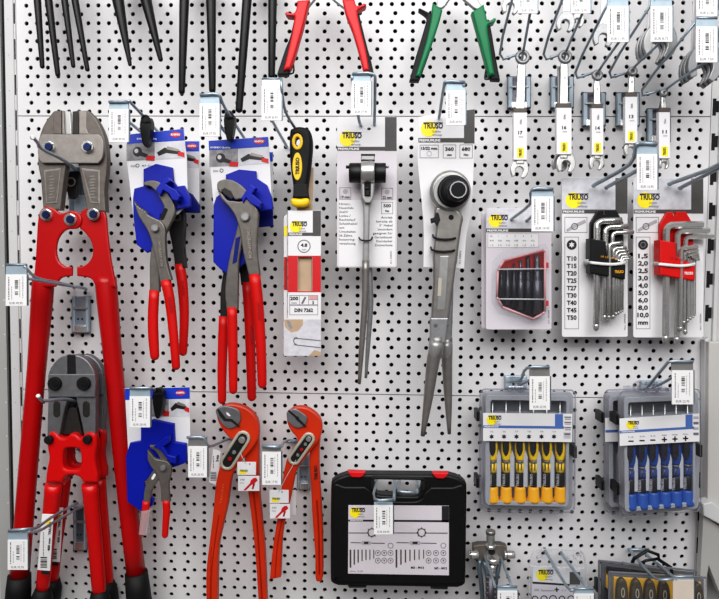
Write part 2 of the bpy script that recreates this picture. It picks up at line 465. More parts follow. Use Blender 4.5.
w.node_tree.links.new(rp.outputs['Color'], mx.inputs['A']); w.node_tree.links.new(r2.outputs['Color'], mx.inputs['B'])
w.node_tree.links.new(mx.outputs['Result'], bg.inputs['Color']); bg.inputs['Strength'].default_value = 0.78
def area(name, loc, target, sx_, sy_, power, col=(1, 1, 1)):
    l = bpy.data.lights.new(name, 'AREA'); l.shape = 'RECTANGLE'; l.size = sx_; l.size_y = sy_; l.energy = power; l.color = col
    o = bpy.data.objects.new(name, l); COL.objects.link(o); o.location = loc
    o.rotation_euler = (Vector(target) - Vector(loc)).to_track_quat('-Z', 'Y').to_euler()
    return o
area('ceiling_lamp', (-0.05, -1.3, 2.35), (0.0, 0, 1.3), 2.2, 0.9, 38, (1, 0.99, 0.975))
area('ceiling_lamp.001', (-0.1, -2.6, 2.3), (0, 0, 1.25), 2.6, 0.8, 22, (1, 0.99, 0.98))
SC.view_settings.view_transform = 'Standard'; SC.view_settings.look = 'Medium High Contrast'
SC.view_settings.exposure = -0.34; SC.view_settings.gamma = 1.0
SC.cycles.sample_clamp_indirect = 4; SC.cycles.max_bounces = 8; SC.cycles.transparent_max_bounces = 16

# ------------------------------------------------------------------ writing and marks
def triuso(mb, x, y, w, d, sub=True):
    """yellow disc, bold word, two small lines; (x, y) is the word's left baseline"""
    h = w * 0.27
    mb.flat(ell(x + w * .26, y + h * .12, w * .4, w * .4, n=22), d + .1, 'yellow_ink')
    mb.rect(x - w * .26, y - h * .12, x + w * .5, y + h * .18, d + .15, 'white_card') if w > 60 else None
    mb.text('TRIUSO', x, y, h, d + .35, 'ink', width=w, bold=True)
    mb.rect(x, y - h * 1.14, x + w, y - h * 1.0, d + .3, 'ink')
    if sub:
        mb.text('Qualitäts-', x + w * .45, y + h * .75, h * .42, d + .35, 'ink_grey', width=w * .45)
        mb.text('werkzeuge', x + w * .45, y + h * 1.4, h * .42, d + .35, 'ink_grey', width=w * .5)
def premium(mb, x0, y0, x1, y1, d):
    mb.rect(x0, y0, x1, y1, d + .15, 'dark_card')
    hh = y1 - y0
    mb.text('PREMIUMLINE', x0 + 1, y1 - hh * .2, hh * .55, d + .35, 'tag_white', width=min(21, (x1 - x0) * .4), bold=True)
def knipex(mb, cx, cy, w, d):
    h = w * .46
    mb.flat([(cx - w / 2, cy), (cx - w * .25, cy - h * .38), (cx, cy - h / 2), (cx + w * .25, cy - h * .38), (cx + w / 2, cy), (cx + w * .25, cy + h * .38), (cx, cy + h / 2), (cx - w * .25, cy + h * .38)], d + .2, 'red_ink')
    mb.text('KNIPEX', cx, cy + h * .16, h * .34, d + .4, 'tag_white', width=w * .72, align='c', bold=True)
def barcode(mb, x, y0, y1, w, d, seed=1):
    """bars run across, stacked downward (a label printed sideways)"""
    rnd = random.Random(seed); y = y0
    while y < y1:
        hgt = rnd.choice((.5, .8, 1.2, .6)); mb.rect(x, y, x + w, min(y + hgt, y1), d, 'ink' if rnd.random() < .8 else 'ink_grey'); y += hgt + rnd.choice((.5, .7, .9))
def dashes(mb, x, y0, y1, w, d, mt='ink_grey', seed=2):
    rnd = random.Random(seed); y = y0
    while y < y1 - .6:
        L = rnd.uniform(.8, 2.6); mb.rect(x, y, x + w, min(y + L, y1), d, mt); y += L + rnd.uniform(.4, .9)

# ------------------------------------------------------------------ display hooks with price tags
TAGN = [0]
def price_tag(mb, x0, y0, x1, y1, d, price, ang=0):
    TAGN[0] += 1; sd = TAGN[0]; w, h = x1 - x0, y1 - y0
    mb.prism([(x0 + ang, y0), (x1 + ang, y0), (x1, y1), (x0, y1)], d, .8, 'tag_white' if price else 'tag_cream', .2)
    if price is None: return
    f = d + .2
    def X(t, yy): return x0 + w * t + ang * (1 - (yy - y0) / h)
    dashes(mb, X(.13, y0 + h / 2), y0 + h * .08, y0 + h * .8, w * .045, f, 'ink_grey', sd)
    dashes(mb, X(.27, y0 + h / 2), y0 + h * .38, y0 + h * .8, w * .035, f, 'ink_light', sd + 9)
    barcode(mb, X(.44, y0 + h / 2), y0 + h * .18, y0 + h * .46, w * .16, f, sd)
    barcode(mb, X(.44, y0 + h / 2), y0 + h * .54, y0 + h * .66, w * .16, f, sd + 3)
    dashes(mb, X(.66, y0 + h / 2), y0 + h * .15, y0 + h * .7, w * .03, f, 'ink_light', sd + 5)
    dashes(mb, X(.8, y0 + h / 2), y0 + h * .06, y0 + h * .74, w * .04, f, 'ink_light', sd + 7)
    mb.text(price, X(.5, y1), y1 - h * .06, h * .07, f, 'ink_grey', width=w * .62, align='c')
def hook(label, tag, strip, wires, price, plate=None, d=95, bar=True, plate_mt='zinc', stopper=None, side=1, cap=None, r=1.5, strip_mt='zinc_flat', ang=0, wire_mt='zinc', group='price-tagged display hooks'):
    x0, y0, x1, y1 = tag; cx, cy = (x0 + x1) / 2, (y0 + y1) / 2
    bx, by, bd = wires[0][0]
    t = thing('display_hook', bx, by, 0, label, 'hook')
    if group: t['group'] = group
    if plate:
        a, b, c, e = plate; mb = MB()
        mb.box(a, b, c, e, 5, 4.5, plate_mt, .5)
        mb.box(a + .6, b + 1, a + (c - a) * .2, e - 1, 8, 4, 'zinc_flat', .4); mb.box(c - (c - a) * .2, b + 1, c - .6, e - 1, 8, 4, 'zinc_flat', .4)
        mb.box(a + (c - a) * .16, e - (e - b) * .2, c - (c - a) * .16, e - .5, 9, 5, 'chrome', .5); mb.box(a + (c - a) * .1, b + (e - b) * .3, c - (c - a) * .1, b + (e - b) * .36, 9, 2, 'satin_dark', .3)
        for xx in (a + (c - a) * .38, a + (c - a) * .62): mb.cyl(xx, b + (e - b) * .62, 5, 5.6, (c - a) * .06, 'void', 8)
        mb.build('back_plate', t)
    for wr in wires:
        mb = MB(); mb.tube(wr, r, wire_mt, 8, spl=3 if len(wr) > 2 else 0); mb.build('wire_arm', t)
    mb = MB()
    sy = y0 - strip
    if strip > 0:
        mb.prism([(x0 + ang + .3, sy), (x1 + ang - .3, sy), (x1 + ang, y0 + 1), (x0 + ang, y0 + 1)], d - .9, 2.2, strip_mt, .4)
        if bar: mb.tube([(x0 + ang + .6, sy + .6, d - .8), (x1 + ang - .4, sy + .6, d - .8)], 1.1, 'zinc', 8)
    if side > 0: mb.prism([(x1 - 1 + ang, y0 - 1), (x1 + 1.2 + ang, y0), (x1 + 1.2, y1 - .5), (x1 - 1, y1)], d - 1, 1.6, 'zinc_dark', .2)
    else: mb.prism([(x0 - 1.2 + ang, y0), (x0 + 1 + ang, y0), (x0 + 1, y1), (x0 - 1.2, y1 - .5)], d - 1, 1.6, 'zinc_dark', .2)
    mb.build('tag_holder', t)
    mb = MB(); price_tag(mb, x0, y0, x1, y1, d, price, ang); mb.build('price_tag', t)
    if stopper:
        a, b, c, e, dd = stopper; mb = MB()
        mb.prism(cr([(a + 3, b), (c - 4, b - 1), (c, b + 5), (c - 3, e), (a + 3, e + 1), (a, b + 7)], 3), dd, 9, 'black', .8)
        mb.box(a + 1.5, b + 3, c - 1, b + 5, dd + 1.2, 2, 'black_matt', .3); mb.torus((a + c) / 2, b + 2, dd, 3.4, 1.2, 'black', 14, 6)
        mb.build('stopper', t)
    return t
D = 95
hook('zinc double hook between the large bolt cutter handles, price tag over the grey upright', (5.5, 274.5, 26.5, 306), 10.5,
     [[(74, 288, 5), (72, 286, 30), (58, 282.5, 58), (36, 277.5, 84), (24, 265.5, D)], [(86, 290, 5), (84, 288, 20), (64, 285, 56), (30, 279, 90), (14, 278, D - 3)]], 'EUR 49.95', (71.5, 296, 89, 333), strip_mt='zinc_flat')
hook('zinc double hook before the small bolt cutters, its tag against a red handle end', (7.5, 540, 27.5, 570), 9.5,
     [[(77, 503, 5), (73, 505.5, 40), (52, 517, 68), (37, 527.5, 96), (27, 529, 112), (9, 530.5, 112)], [(82, 507, 5), (77, 509, 40), (54, 522, 66), (42, 529.5, 96), (34, 532, 106), (28, 531.5, 112)]], 'EUR 32.95', (73, 508, 86, 551), plate_mt='zinc_dark', d=112)
hook('zinc hook with black stopper over the first blue pliers card', (109, 109, 128.5, 142), 7.5,
     [[(166, 139, 5), (164, 138, 8), (132, 104, 88), (128, 101.5, D), (109, 102, D)], [(152, 141, 5), (128, 121, 60), (119, 112, D - 3)]], 'EUR 49.45', None, stopper=(139.5, 117, 151, 143, 66))
hook('zinc hook with black stopper over the second blue pliers card', (199.5, 103.5, 219.5, 136.5), 9.5,
     [[(252, 149, 5), (250, 147, 8), (225, 108, 82), (218, 94.5, D), (200, 95, D)], [(240, 150, 5), (222, 128, 60), (210, 108, D - 3)]], 'EUR 57.95', None, stopper=(223.5, 113, 234.5, 138, 66))
hook('zinc hook carrying the yellow and black file handle', (261.5, 86.5, 281.5, 120.5), 8.5,
     [[(287, 146, 5), (286, 145, 7), (273, 122, 60), (268, 110, D - 3)], [(302, 142, 5), (299, 134, 30), (286, 113, 70), (282, 92, D), (281, 78.5, D)]], 'EUR 8.95', None, strip_mt='satin')
hook('zinc hook over the card of the ratchet with the black crosswise sockets', (351.5, 81, 371, 115), 7.5,
     [[(361, 126, 48), (359, 120, 56), (353, 88, 88), (352, 76, D)], [(374.5, 125, 48), (374.5, 118, 56), (375, 86, 88), (373, 74, D), (353, 73.5, D)]], 'EUR 77.95', None, strip_mt='zinc_flat')
hook('zinc hook over the card of the ratchet with the round black socket', (446, 90.5, 465.5, 125), 9,
     [[(439, 118, 50), (440, 112, 58), (444, 86, 90), (447, 81.5, D), (464, 82, D)], [(462, 118, 50), (463, 92, 88), (464, 84, D)]], 'EUR 69.95', None)
hook('zinc hook over the red bit set blister', (531.5, 196.5, 553.5, 231.5), 8.5,
     [[(511, 220, 40), (513, 218, 44), (530, 204, 80), (532, 189.5, D), (553, 189, D)], [(526, 221, 40), (530, 218, 46), (548, 200, D - 4)]], 'EUR 19.95', None)
hook('zinc double hook over the black torx key card', (637, 154, 657.5, 190), 11,
     [[(594, 186, 32), (596, 184, 36), (630, 164, 72), (636, 146, D), (641, 143.5, D), (657, 144, D)], [(607, 188, 32), (609, 186, 36), (642, 168, D - 6)]], 'EUR 16.95', None, r=2.0)
hook('zinc double hook over the red hex key card, reaching past the frame edge', (724, 146, 745, 182), 11,
     [[(671, 184, 32), (673, 182.5, 36), (722, 163, 84), (728, 142, D)], [(682, 188, 32), (684, 186, 36), (735, 160, D - 4)]], 'EUR 16.95', None, r=2.0)
hook('zinc hook over the clear screwdriver case with yellow caps', (529.5, 376.5, 550, 410), 10,
     [[(507, 382, 24), (512, 381, 40), (521, 379, 62), (527, 368, D - 2), (549, 367, D)], [(519, 385, 24), (530, 380, 60), (540, 374, D - 3)]], 'EUR 22.95', (505, 376, 527, 389), strip_mt='satin')
hook('zinc hook over the clear screwdriver cases with blue caps', (672, 370.5, 693.5, 404.5), 9.5,
     [[(640, 391, 24), (648, 386, 46), (665, 366, 86), (671, 361.5, D), (693, 361.5, D)], [(652, 388, 24), (668, 380, 64), (682, 370, D - 3)]], 'EUR 22.95', (641, 381, 662, 389), strip_mt='satin')
hook('bent zinc hook through the handle opening of the black tool case', (373.8, 505.5, 393, 534.5), 3,
     [[(377, 478, 6), (376.5, 482, 40), (374.5, 499, D), (394, 499.5, D)], [(394.5, 478, 6), (394.5, 484, 40), (394, 500, D)], [(400, 479, 6), (399, 484, 36), (398, 491, 60), (416, 492.5, 60)], [(417, 479, 6), (417, 492, 60)]], 'EUR 84.95', None, bar=False)
hook('zinc hook behind the larger orange pliers, its tag on the plain panel', (188, 446.5, 207, 477.5), 9.5,
     [[(233, 440, 5), (228, 439, 10), (209, 446.5, 84), (203, 437.5, D), (187, 437.5, D)], [(236, 439.5, 4), (225, 438.8, 10)]], 'EUR 20.95', None, strip_mt='satin')
hook('zinc hook behind the smaller orange pliers with visible back plate', (262, 452, 281, 485), 7,
     [[(298, 441, 5), (287, 440.5, 10), (283, 443, 60), (280, 447, D), (262, 446, D)], [(299, 442, 4), (284, 441.5, 10)]], 'EUR 17.95', (297, 455, 310, 490), strip_mt='satin')
hook('zinc hook over the small pliers card beside the red handle', (129.5, 396.5, 150, 427.5), 9,
     [[(166, 398, 5), (160, 394, 40), (152, 389, D - 10), (149, 388, D), (130, 388, D)], [(150, 400, 5), (142, 394, D - 4)]], 'EUR 29.95', None, stopper=(152, 390, 163, 416, 70))
hook('zinc hook in front of the chrome puller at the bottom', (497.5, 591, 517.5, 622), 5,
     [[(481, 545, 6), (483, 551, 14), (495, 586.5, D)], [(497, 547, 6), (499, 553, 14), (512, 586.5, D)]], 'EUR 29.95', None, bar=True)
hook('zinc hook in front of the clear blister pack at the bottom', (574, 594, 594, 626), 6,
     [[(544.5, 548, 6), (547, 554, 16), (568, 588, 90), (574, 589.5, D)], [(561, 552, 6), (564, 557, 16), (587, 588, D)]], 'EUR 14.95', None)
mb = None
t = hook('zinc hook with a blank cream tag over the yellow tool cases', (673, 580, 694, 622), 4,
     [[(629.5, 550.5, 6), (632, 553, 14), (655, 578, 88), (673, 579, D)], [(644, 551, 6), (648, 556, 16), (676, 579, D)], [(628, 549.5, 5), (649, 549.5, 5)]], None, None)
# single prongs
def prong(label, pts, tipd):
    t = thing('single_prong_hook', pts[0][0], pts[0][1], 0, label, 'hook')
    mb = MB(); mb.tube(pts, 1.7, 'zinc', 10, spl=4); mb.build('prong', t)
    mb = MB(); x, y, d = pts[-1]; mb.tube([(x + .6, y + .5, d - 2), (x, y, d), (x - .3, y - .2, d + 1.2)], [2.2, 2.3, 1.5], 'tie_white', 10); mb.build('tip_cap', t)
    mb = MB(); x, y = pts[0][:2]; mb.box(x - 7, y - 4, x + 7, y + 46, 4, 3.6, 'zinc_dark', .5); mb.box(x - 2, y + 24, x + 11, y + 46, 6, 2, 'zinc_flat', .4); mb.build('back_plate', t)
prong('single grey prong with white tip carrying the large bolt cutter', [(76, 171, 3), (74, 168.5, 34), (70, 164.5, 56), (58, 157, 72), (42, 149, 94), (37, 142, 104), (33, 137.5, 110)], 0)
prong('single grey prong with white tip carrying the small bolt cutters', [(83, 405, 3), (79, 403, 34), (74, 401, 54), (68, 399.5, 70), (57, 399.5, 92), (44, 401, 112), (41, 399.5, 118), (38.2, 396, 122)], 0)
# ================================================================== bolt cutters
def nut(mb, x, y, d, r, mt='chrome', inner='blue_bolt'):
    mb.cyl(x, y, d, d + 1.2, r * 1.08, mt, 20); mb.cyl(x, y, d + 1.0, d + 4, r * .98, mt, 6, rot=.5)
    mb.cyl(x, y, d + 3.6, d + 5.4, r * .66, inner, 14)
t = thing('bolt_cutter', 72, 240, 30, 'large red bolt cutter with grey jaws and blue-centred nuts, black handle grips', 'bolt cutter')
dJ = 44
mb = MB()
mb.prism(cr([(38, 165), (38.3, 142), (43, 126), (51, 114), (54, 110.8, 1), (61, 110, 1), (61.5, 136), (66, 163, 1), (63, 185), (60, 210, 1), (43, 210, 1), (40.5, 180)], 4), dJ, 9, 'forged', 1.2)
mb.prism([(53.5, 112), (61, 110.5), (61, 134), (52.5, 134)], dJ + .3, 2, 'forged', .6)
mb.prism([(60, 110.3), (63.5, 110.5), (64.5, 134), (60.5, 134)], dJ - 1.5, 5, 'forged_light', .4)
mb.prism([(63.5, 110.5), (70, 111.5), (71, 134), (64.5, 134)], dJ - 4, 4, 'satin', .3)
mb.prism([(43.5, 170), (61, 168), (57, 203), (46, 204)], dJ + .6, 2, 'forged_light', .6)
mb.prism([(45, 171.5), (59.5, 169.7), (56, 201), (47, 202)], dJ + .9, 1.6, 'forged', .4)
for i in range(8): mb.flat([(49 + i % 3 * .5, 176 + i * 3), (53 + (i * 7 % 3), 175.4 + i * 3), (53 + (i * 5 % 3), 176.4 + i * 3), (49, 177 + i * 3)], dJ + 1.1, 'forged_light')
mb.build('jaw', t)
mb = MB()
mb.prism(cr([(77.5, 110.5, 1), (88, 110.5, 1), (96, 119), (103, 133), (106.5, 150), (106.5, 170), (104.5, 190), (105.5, 212, 1), (86.5, 210, 1), (82, 185), (78, 163, 1), (81, 136)], 4), dJ, 9, 'forged', 1.2)
mb.prism([(79, 110.5), (86.5, 110.5), (86, 128), (88, 133), (91, 134), (79, 134)], dJ + .3, 2, 'forged_light', .5)
mb.prism([(72.5, 111.5), (79, 110.5), (78.5, 134), (72, 134)], dJ - 3, 4, 'forged_dark', .4)
mb.prism([(81, 168), (100, 170), (100, 204), (90, 203)], dJ + .6, 2, 'forged_light', .6)
mb.prism([(83, 170), (98, 171.5), (98, 202), (91.5, 201)], dJ + .9, 1.6, 'forged', .4)
for i in range(8): mb.flat([(89 + i % 2, 176 + i * 3), (94, 175.4 + i * 3), (95 + (i * 5 % 3), 176.4 + i * 3), (90, 177 + i * 3)], dJ + 1.1, 'forged_light')
mb.build('jaw', t)
mb = MB(); mb.prism(cr([(42, 134.2, 1), (98, 134.2, 1), (102, 138), (103.5, 147), (102, 158), (98, 163.3, 1), (42, 163, 1), (38.5, 158), (37.5, 147), (39, 138)], 4), dJ + 4, 3.5, 'forged_light', .7); mb.build('link_plate', t)
mb = MB(); mb.prism(cr([(66, 172), (80, 172), (77, 180), (76, 197), (68, 197), (67, 180)], 3), 20, 4, 'forged_dark', .6); mb.torus(71, 182, 24, 4, .8, 'forged_light', 14, 6); mb.build('spring_link', t)
for x, y in ((49, 147), (87.5, 147)):
    mb = MB(); nut(mb, x, y, dJ + 4, 6.0); mb.build('bolt', t)
dR = 42
mb = MB(); mb.prism(cr([(37.3, 222), (39.5, 211), (46, 206.3), (53.5, 208.5), (61, 213.2), (71, 210.5), (79, 213.5), (81.5, 221), (77, 228.3), (66, 229.8), (58.5, 238), (56, 250), (58.5, 261), (65, 266.7, 1), (72, 266.7, 1), (72, 275.8, 1), (61, 278), (55, 287, 1), (32.5, 287, 1), (34.8, 262), (36.2, 240)], 4), dR + 3, 3.6, 'red', 1.4)
mb.build('knuckle', t)
mb = MB(); mb.prism(cr([(80, 213), (86, 208), (94, 206), (102.5, 209), (106, 217), (107.5, 234), (110.5, 258), (116, 287, 1), (95.5, 287, 1), (90, 278.5), (76.5, 276, 1), (76.5, 266.7, 1), (84, 265.5), (90.5, 259), (92.7, 250), (90, 240), (83.5, 231.5), (79, 227)], 4), dR + 1, 3.6, 'red', 1.4)
mb.build('knuckle', t)
for x, y in ((46.3, 214.8), (70.5, 219.6), (93.5, 214.3)):
    mb = MB(); nut(mb, x, y, dR + 3, 6.0); mb.build('bolt', t)
for pts, grip in (([(43.5, 277, 36), (42, 300, 36), (36.5, 370, 35), (28, 470, 34), (19.5, 577, 33)], [(19.4, 575, 33), (18.5, 590, 33), (17, 615, 33)]),
                  ([(105.5, 277, 36), (107.5, 300, 36), (114, 370, 35), (124, 470, 34), (136.5, 577, 33)], [(136.2, 572, 33), (138, 590, 33), (141, 615, 33)])):
    mb = MB(); mb.tube(pts, [10.4, 10.4, 9.0, 9.2, 9.5], 'red', 18, spl=3); h = mb.build('handle', t)
    mb = MB(); mb.tube(grip, [11.2, 12.2, 12.6], 'rubber', 18); mb.build('grip', h)

def small_cutter():
    t = thing('bolt_cutter', 72, 440, 60, 'front small red bolt cutter with black bolts, hanging between the large cutter handles', 'bolt cutter', 'small bolt cutters')
    d = 56
    mb = MB(); mb.prism(cr([(48, 398, 1), (48, 376), (52.5, 365), (60, 357.5), (67, 355, 1), (67, 377, 1), (68, 397, 1), (63, 416), (58.5, 438, 1), (47, 438, 1)], 4), d, 8, 'jaw_steel', 1.0); mb.prism(capsule(56.5, 404.5, 56.5, 414, 3.4), d + .6, 2, 'forged_dark', .4); mb.build('jaw', t)
    mb = MB(); mb.prism(cr([(75, 355, 1), (82, 357), (90, 364), (95, 376), (95.5, 398, 1), (95, 438, 1), (84.5, 438, 1), (80, 416), (75.5, 397, 1), (75.5, 377, 1)], 4), d, 8, 'jaw_steel', 1.0); mb.prism(capsule(86, 404.5, 86, 414, 3.4), d + .6, 2, 'forged_dark', .4); mb.build('jaw', t)
    mb = MB(); mb.prism([(66.5, 355), (75.5, 355), (75.5, 376), (66.5, 376)], d - 2, 4, 'pliers_dark', .3); mb.build('blade', t); mb = MB(); mb.prism([(69, 408), (76.4, 408), (82, 434), (60, 434)], d - 5, 3, 'forged_dark', .3); mb.build('spring_link', t)
    mb = MB(); mb.prism(cr([(48.2, 374.3, 1), (94.8, 374.3, 1), (95.3, 385), (94.5, 397, 1), (48.4, 397, 1), (47.6, 385)], 3), d + 3, 3, 'jaw_steel', .6); mb.build('link_plate', t)
    for x, y in ((55.5, 383.3), (84.5, 383.3)):
        mb = MB(); mb.cyl(x, y, d + 3, d + 6.5, 6.9, 'rubber', 20); mb.cyl(x, y, d + 6, d + 7.2, 3.6, 'black', 6); mb.build('bolt', t)
    mb = MB()
    mb.prism(cr([(46.5, 440), (49, 433), (54, 432), (59, 437), (65, 438), (70, 434), (75, 434.5), (80, 438), (85, 434), (90, 432), (95, 436), (96, 446), (94.5, 458), (96, 470), (97.3, 476), (97, 483, 1), (82.5, 483, 1), (80, 478.5), (74, 475.5), (67, 476), (63, 479), (61.5, 483, 1), (45, 483, 1), (46, 472), (48.5, 458), (47, 448)], 4), d + 2, 9, 'red_bright', 2.4, res=2,
             holes=[cr([(63.5, 451), (67, 448.5), (76, 448.5), (79.5, 451), (80.5, 459), (80, 467), (77, 470), (66, 469.5), (63, 466), (62.5, 459)], 3)])
    k = mb.build('knuckle', t)
    for x, y in ((49.8, 439.3), (88.3, 439)):
        mb = MB(); mb.cyl(x, y, d + 2, d + 6, 4.4, 'rubber', 16); mb.build('bolt', t)
    mb = MB(); mb.tube([(53.5, 484, d - 5), (51, 510, d - 8), (46.5, 548, d - 12), (42, 596, d - 18)], [8.6, 8, 7.2, 6.6], 'red_bright', 16, spl=3, flat=.8)
    h = mb.build('handle', t)
    mb = MB(); mb.tube([(43, 588, d - 17), (42, 597, d - 18), (40, 615, d - 20)], [7.2, 10.5, 10.5], 'rubber', 16); mb.build('grip', h)
    mb = MB(); d -= 3; q = [(42, 514), (53.5, 514.5), (50, 571), (37.3, 570)]
    mb.prism(q, d + 3, .8, 'tag_white', .2); mb.prism([(41.8, 570.3), (49, 571), (48.5, 575), (41, 574)], d + 2.5, .8, 'ink', .2)
    mb.flat([(46.5, 519), (50.5, 519), (50.2, 525), (46.2, 525)], d + 3.3, 'yellow_ink'); mb.text('TRIUSO', 50.6, 535, 2.3, d + 3.5, 'ink', width=13, rot=-86, bold=True)
    mb.text('400 mm', 49.6, 551, 2.2, d + 3.5, 'ink', width=13, rot=-86, bold=True); dashes(mb, 43, 532, 556, .7, d + 3.3, 'ink_grey', 4)
    barcode(mb, 40.5, 557, 568, 6.5, d + 3.3, 5); d += 3; mb.build('paper_label', h)
    mb = MB(); mb.tube([(89.7, 484, d - 5), (92, 510, d - 8), (95.5, 548, d - 12), (100, 602, d - 19)], [8.2, 7.8, 7.4, 7.2], 'red_bright', 16, spl=3, flat=.8)
    h = mb.build('handle', t)
    mb = MB(); mb.tube([(98.8, 590, d - 18), (100, 600, d - 19), (101.5, 618, d - 21)], [7.6, 10.5, 10.8], 'rubber', 16); mb.build('grip', h)
    return t
t = small_cutter()
dup(t, -2.6, -2.5, -22, 'small red bolt cutter mostly hidden right behind the front small one', 'small bolt cutters')

# ================================================================== carded water pump pliers
def card_photo(mb, x0, y0, x1, y1, d, sl=0):
    """printed photographs of pliers at work: grey machinery, a black head, red handles"""
    mid = (x0 + x1) / 2; h = y1 - y0
    mb.flat([(x0, y0), (mid - 1, y0 + sl / 2), (mid - 1, y1 + sl / 2), (x0, y1)], d, 'photo_grey')
    mb.flat([(mid, y0 + sl / 2), (x1, y0 + sl), (x1, y1 + sl), (mid, y1 + sl / 2)], d, 'photo_light')
    w = mid - x0
    mb.flat(ell(x0 + w * .38, y0 + h * .45, w * .16, h * .3, 12), d + .1, 'forged_dark'); mb.flat(ell(x0 + w * .34, y0 + h * .4, w * .07, h * .14, 10), d + .2, 'photo_light')
    mb.flat([(x0 + w * .45, y0 + h * .4), (x0 + w * .75, y0 + h * .62), (x0 + w * .7, y0 + h * .8), (x0 + w * .4, y0 + h * .66)], d + .2, 'pliers_dark')
    mb.flat([(x0 + w * .7, y0 + h * .66), (x0 + w * .98, y0 + h * .7), (x0 + w * .96, y0 + h * .98), (x0 + w * .66, y0 + h * .96)], d + .25, 'red_ink')
    mb.flat([(mid + w * .04, y0 + h * .5), (mid + w * .3, y0 + h * .2), (mid + w * .85, y0 + h * .4), (mid + w * .8, y0 + h * .6), (mid + w * .35, y0 + h * .52), (mid + w * .1, y0 + h * .7)], d + .2, 'pliers_dark')
    mb.flat([(mid + w * .4, y0 + h * .12), (mid + w * .8, y0 + h * .3), (mid + w * .75, y0 + h * .42), (mid + w * .36, y0 + h * .3)], d + .25, 'forged_light')
    mb.flat([(mid + w * .78, y0 + h * .42), (mid + w * .98, y0 + h * .5), (mid + w * .98, y0 + h * .78), (mid + w * .74, y0 + h * .66)], d + .25, 'red_ink')
def pivot(mb, x, y, d, r): mb.cyl(x, y, d, d + 2.4, r, 'forged_light', 18); mb.cyl(x, y, d + 2.2, d + 3.4, r * .72, 'satin_dark', 16)
def grip(t, pts, r, mt='red_dip', word=None):
    mb = MB(); mb.tube(pts, r, mt, 14, spl=3, rnd=2, flat=.8)
    if word:
        x, y, d, rot, L = word; mb.text('KNIPEX', x, y, 2.4, d, 'red_dark', width=L, rot=rot, bold=True)
    return mb.build('handle_grip', t)

t = thing('carded_pliers', 158, 190, 50, 'grey open-jawed pliers with red grips on a blue card, next to the large cutter', 'pliers', 'carded water pump pliers')
d = 52
mb = MB()
mb.prism([(130.5, 134), (183.8, 128.6), (184.6, 140.6), (186.8, 158), (188, 204), (178, 214), (136, 240), (127, 162), (126, 144)], d, 1.2, 'white_card', .2)
mb.flat([(130.7, 134.2), (183.6, 128.8), (184.4, 140.4), (126.6, 144)], d + .2, 'blue_ink')
card_photo(mb, 126.4, 144.2, 185, 161, d + .25, -3); knipex(mb, 175.5, 134.6, 12.5, d + .2)
mb.text('KNIPEX Quality', 137, 139.5, 1.6, d + .4, 'tag_white', width=20, bold=True)
mb.ringflat(137.5, 165.5, 1.9, .6, d + .3, 'ink'); mb.text('250', 130.5, 167, 2, d + .4, 'ink_grey', width=5); mb.text('87 01', 142, 166.5, 1.8, d + .4, 'ink_grey', width=9)
mb.build('card', t)
mb = MB()
mb.prism([(143.2, 169), (155.8, 163.6), (172, 167.3), (173.4, 181), (177, 186.2), (184, 185.3), (190.5, 197.7), (190.5, 206.5), (174, 210), (160, 215), (158, 246), (147, 253), (136.3, 244.5), (133.2, 216.8), (132.6, 199.4), (134, 188.5), (143.2, 186)], d + 4, 4, 'blue', .8)
h = mb.build('plastic_holder', t)
mb = MB()
mb.prism([(155, 190), (163, 179), (168, 177), (171, 181), (166, 184), (170, 187), (176, 190), (180, 196), (178, 201), (172, 200), (169, 194), (163, 190), (160, 196)], d + 15, 9, 'blue', .8)
mb.build('clip', h)
dp = d + 12
mb = MB(); mb.prism(cr([(143, 182.3, 1), (150, 180.3), (158, 181.6), (165, 188), (170, 197), (174, 205), (174.5, 214), (170, 224), (166, 232), (161, 240), (159, 262), (159, 292, 1), (149.5, 292, 1), (149.5, 262), (152, 244), (155, 232), (159, 222), (163, 212), (163.5, 206), (160, 199), (155, 191), (150, 186.5), (143.8, 185.6, 1)], 3), dp - 2, 6, 'pliers_grey', 1.0)
mb.prism(capsule(165.5, 210, 162, 218, 2.1), dp - 1.7, 1.5, 'void', .2); mb.build('jaw', t)
mb = MB(); mb.prism(cr([(133.6, 200.5, 1), (138, 206), (146, 211.5), (147.5, 214.5, 1), (150, 216), (155, 218.6), (161, 221.5), (165, 229), (165, 242), (166.5, 262), (171.5, 280, 1), (160, 283, 1), (156, 262), (151.5, 242), (147, 230), (142, 222), (137, 213)], 3), dp + 2, 6, 'pliers_grey', 1.0)
for i in range(5): mb.flat([(136 + i * 2.3, 203.5 + i * 1.8), (137.5 + i * 2.3, 204.6 + i * 1.8), (136.6 + i * 2.3, 206 + i * 1.8)], dp + 2.3, 'pliers_dark')
mb.prism([(156.5, 236), (160.5, 236), (163.5, 268), (159.5, 268)], dp + 2.4, 1, 'forged', .3); mb.text('KNIPEX', 163, 266, 2, dp + 2.8, 'forged_light', width=26, rot=-96, bold=True)
mb.build('jaw', t)
mb = MB(); pivot(mb, 155.5, 228.3, dp + 2, 4); mb.build('pivot_bolt', t)
grip(t, [(154.4, 290, dp - 4), (153, 318, dp - 4), (153.6, 340, dp - 4), (154.8, 356, dp - 4)], [5.2, 5.3, 5.2, 4.6])
grip(t, [(165.5, 280, dp - 1), (169.8, 300, dp - 1), (173.6, 335, dp - 1), (176, 366, dp - 1)], [5.4, 5.2, 4.7, 4.3], word=(168.2, 297, dp + 3.6, 82, 16))

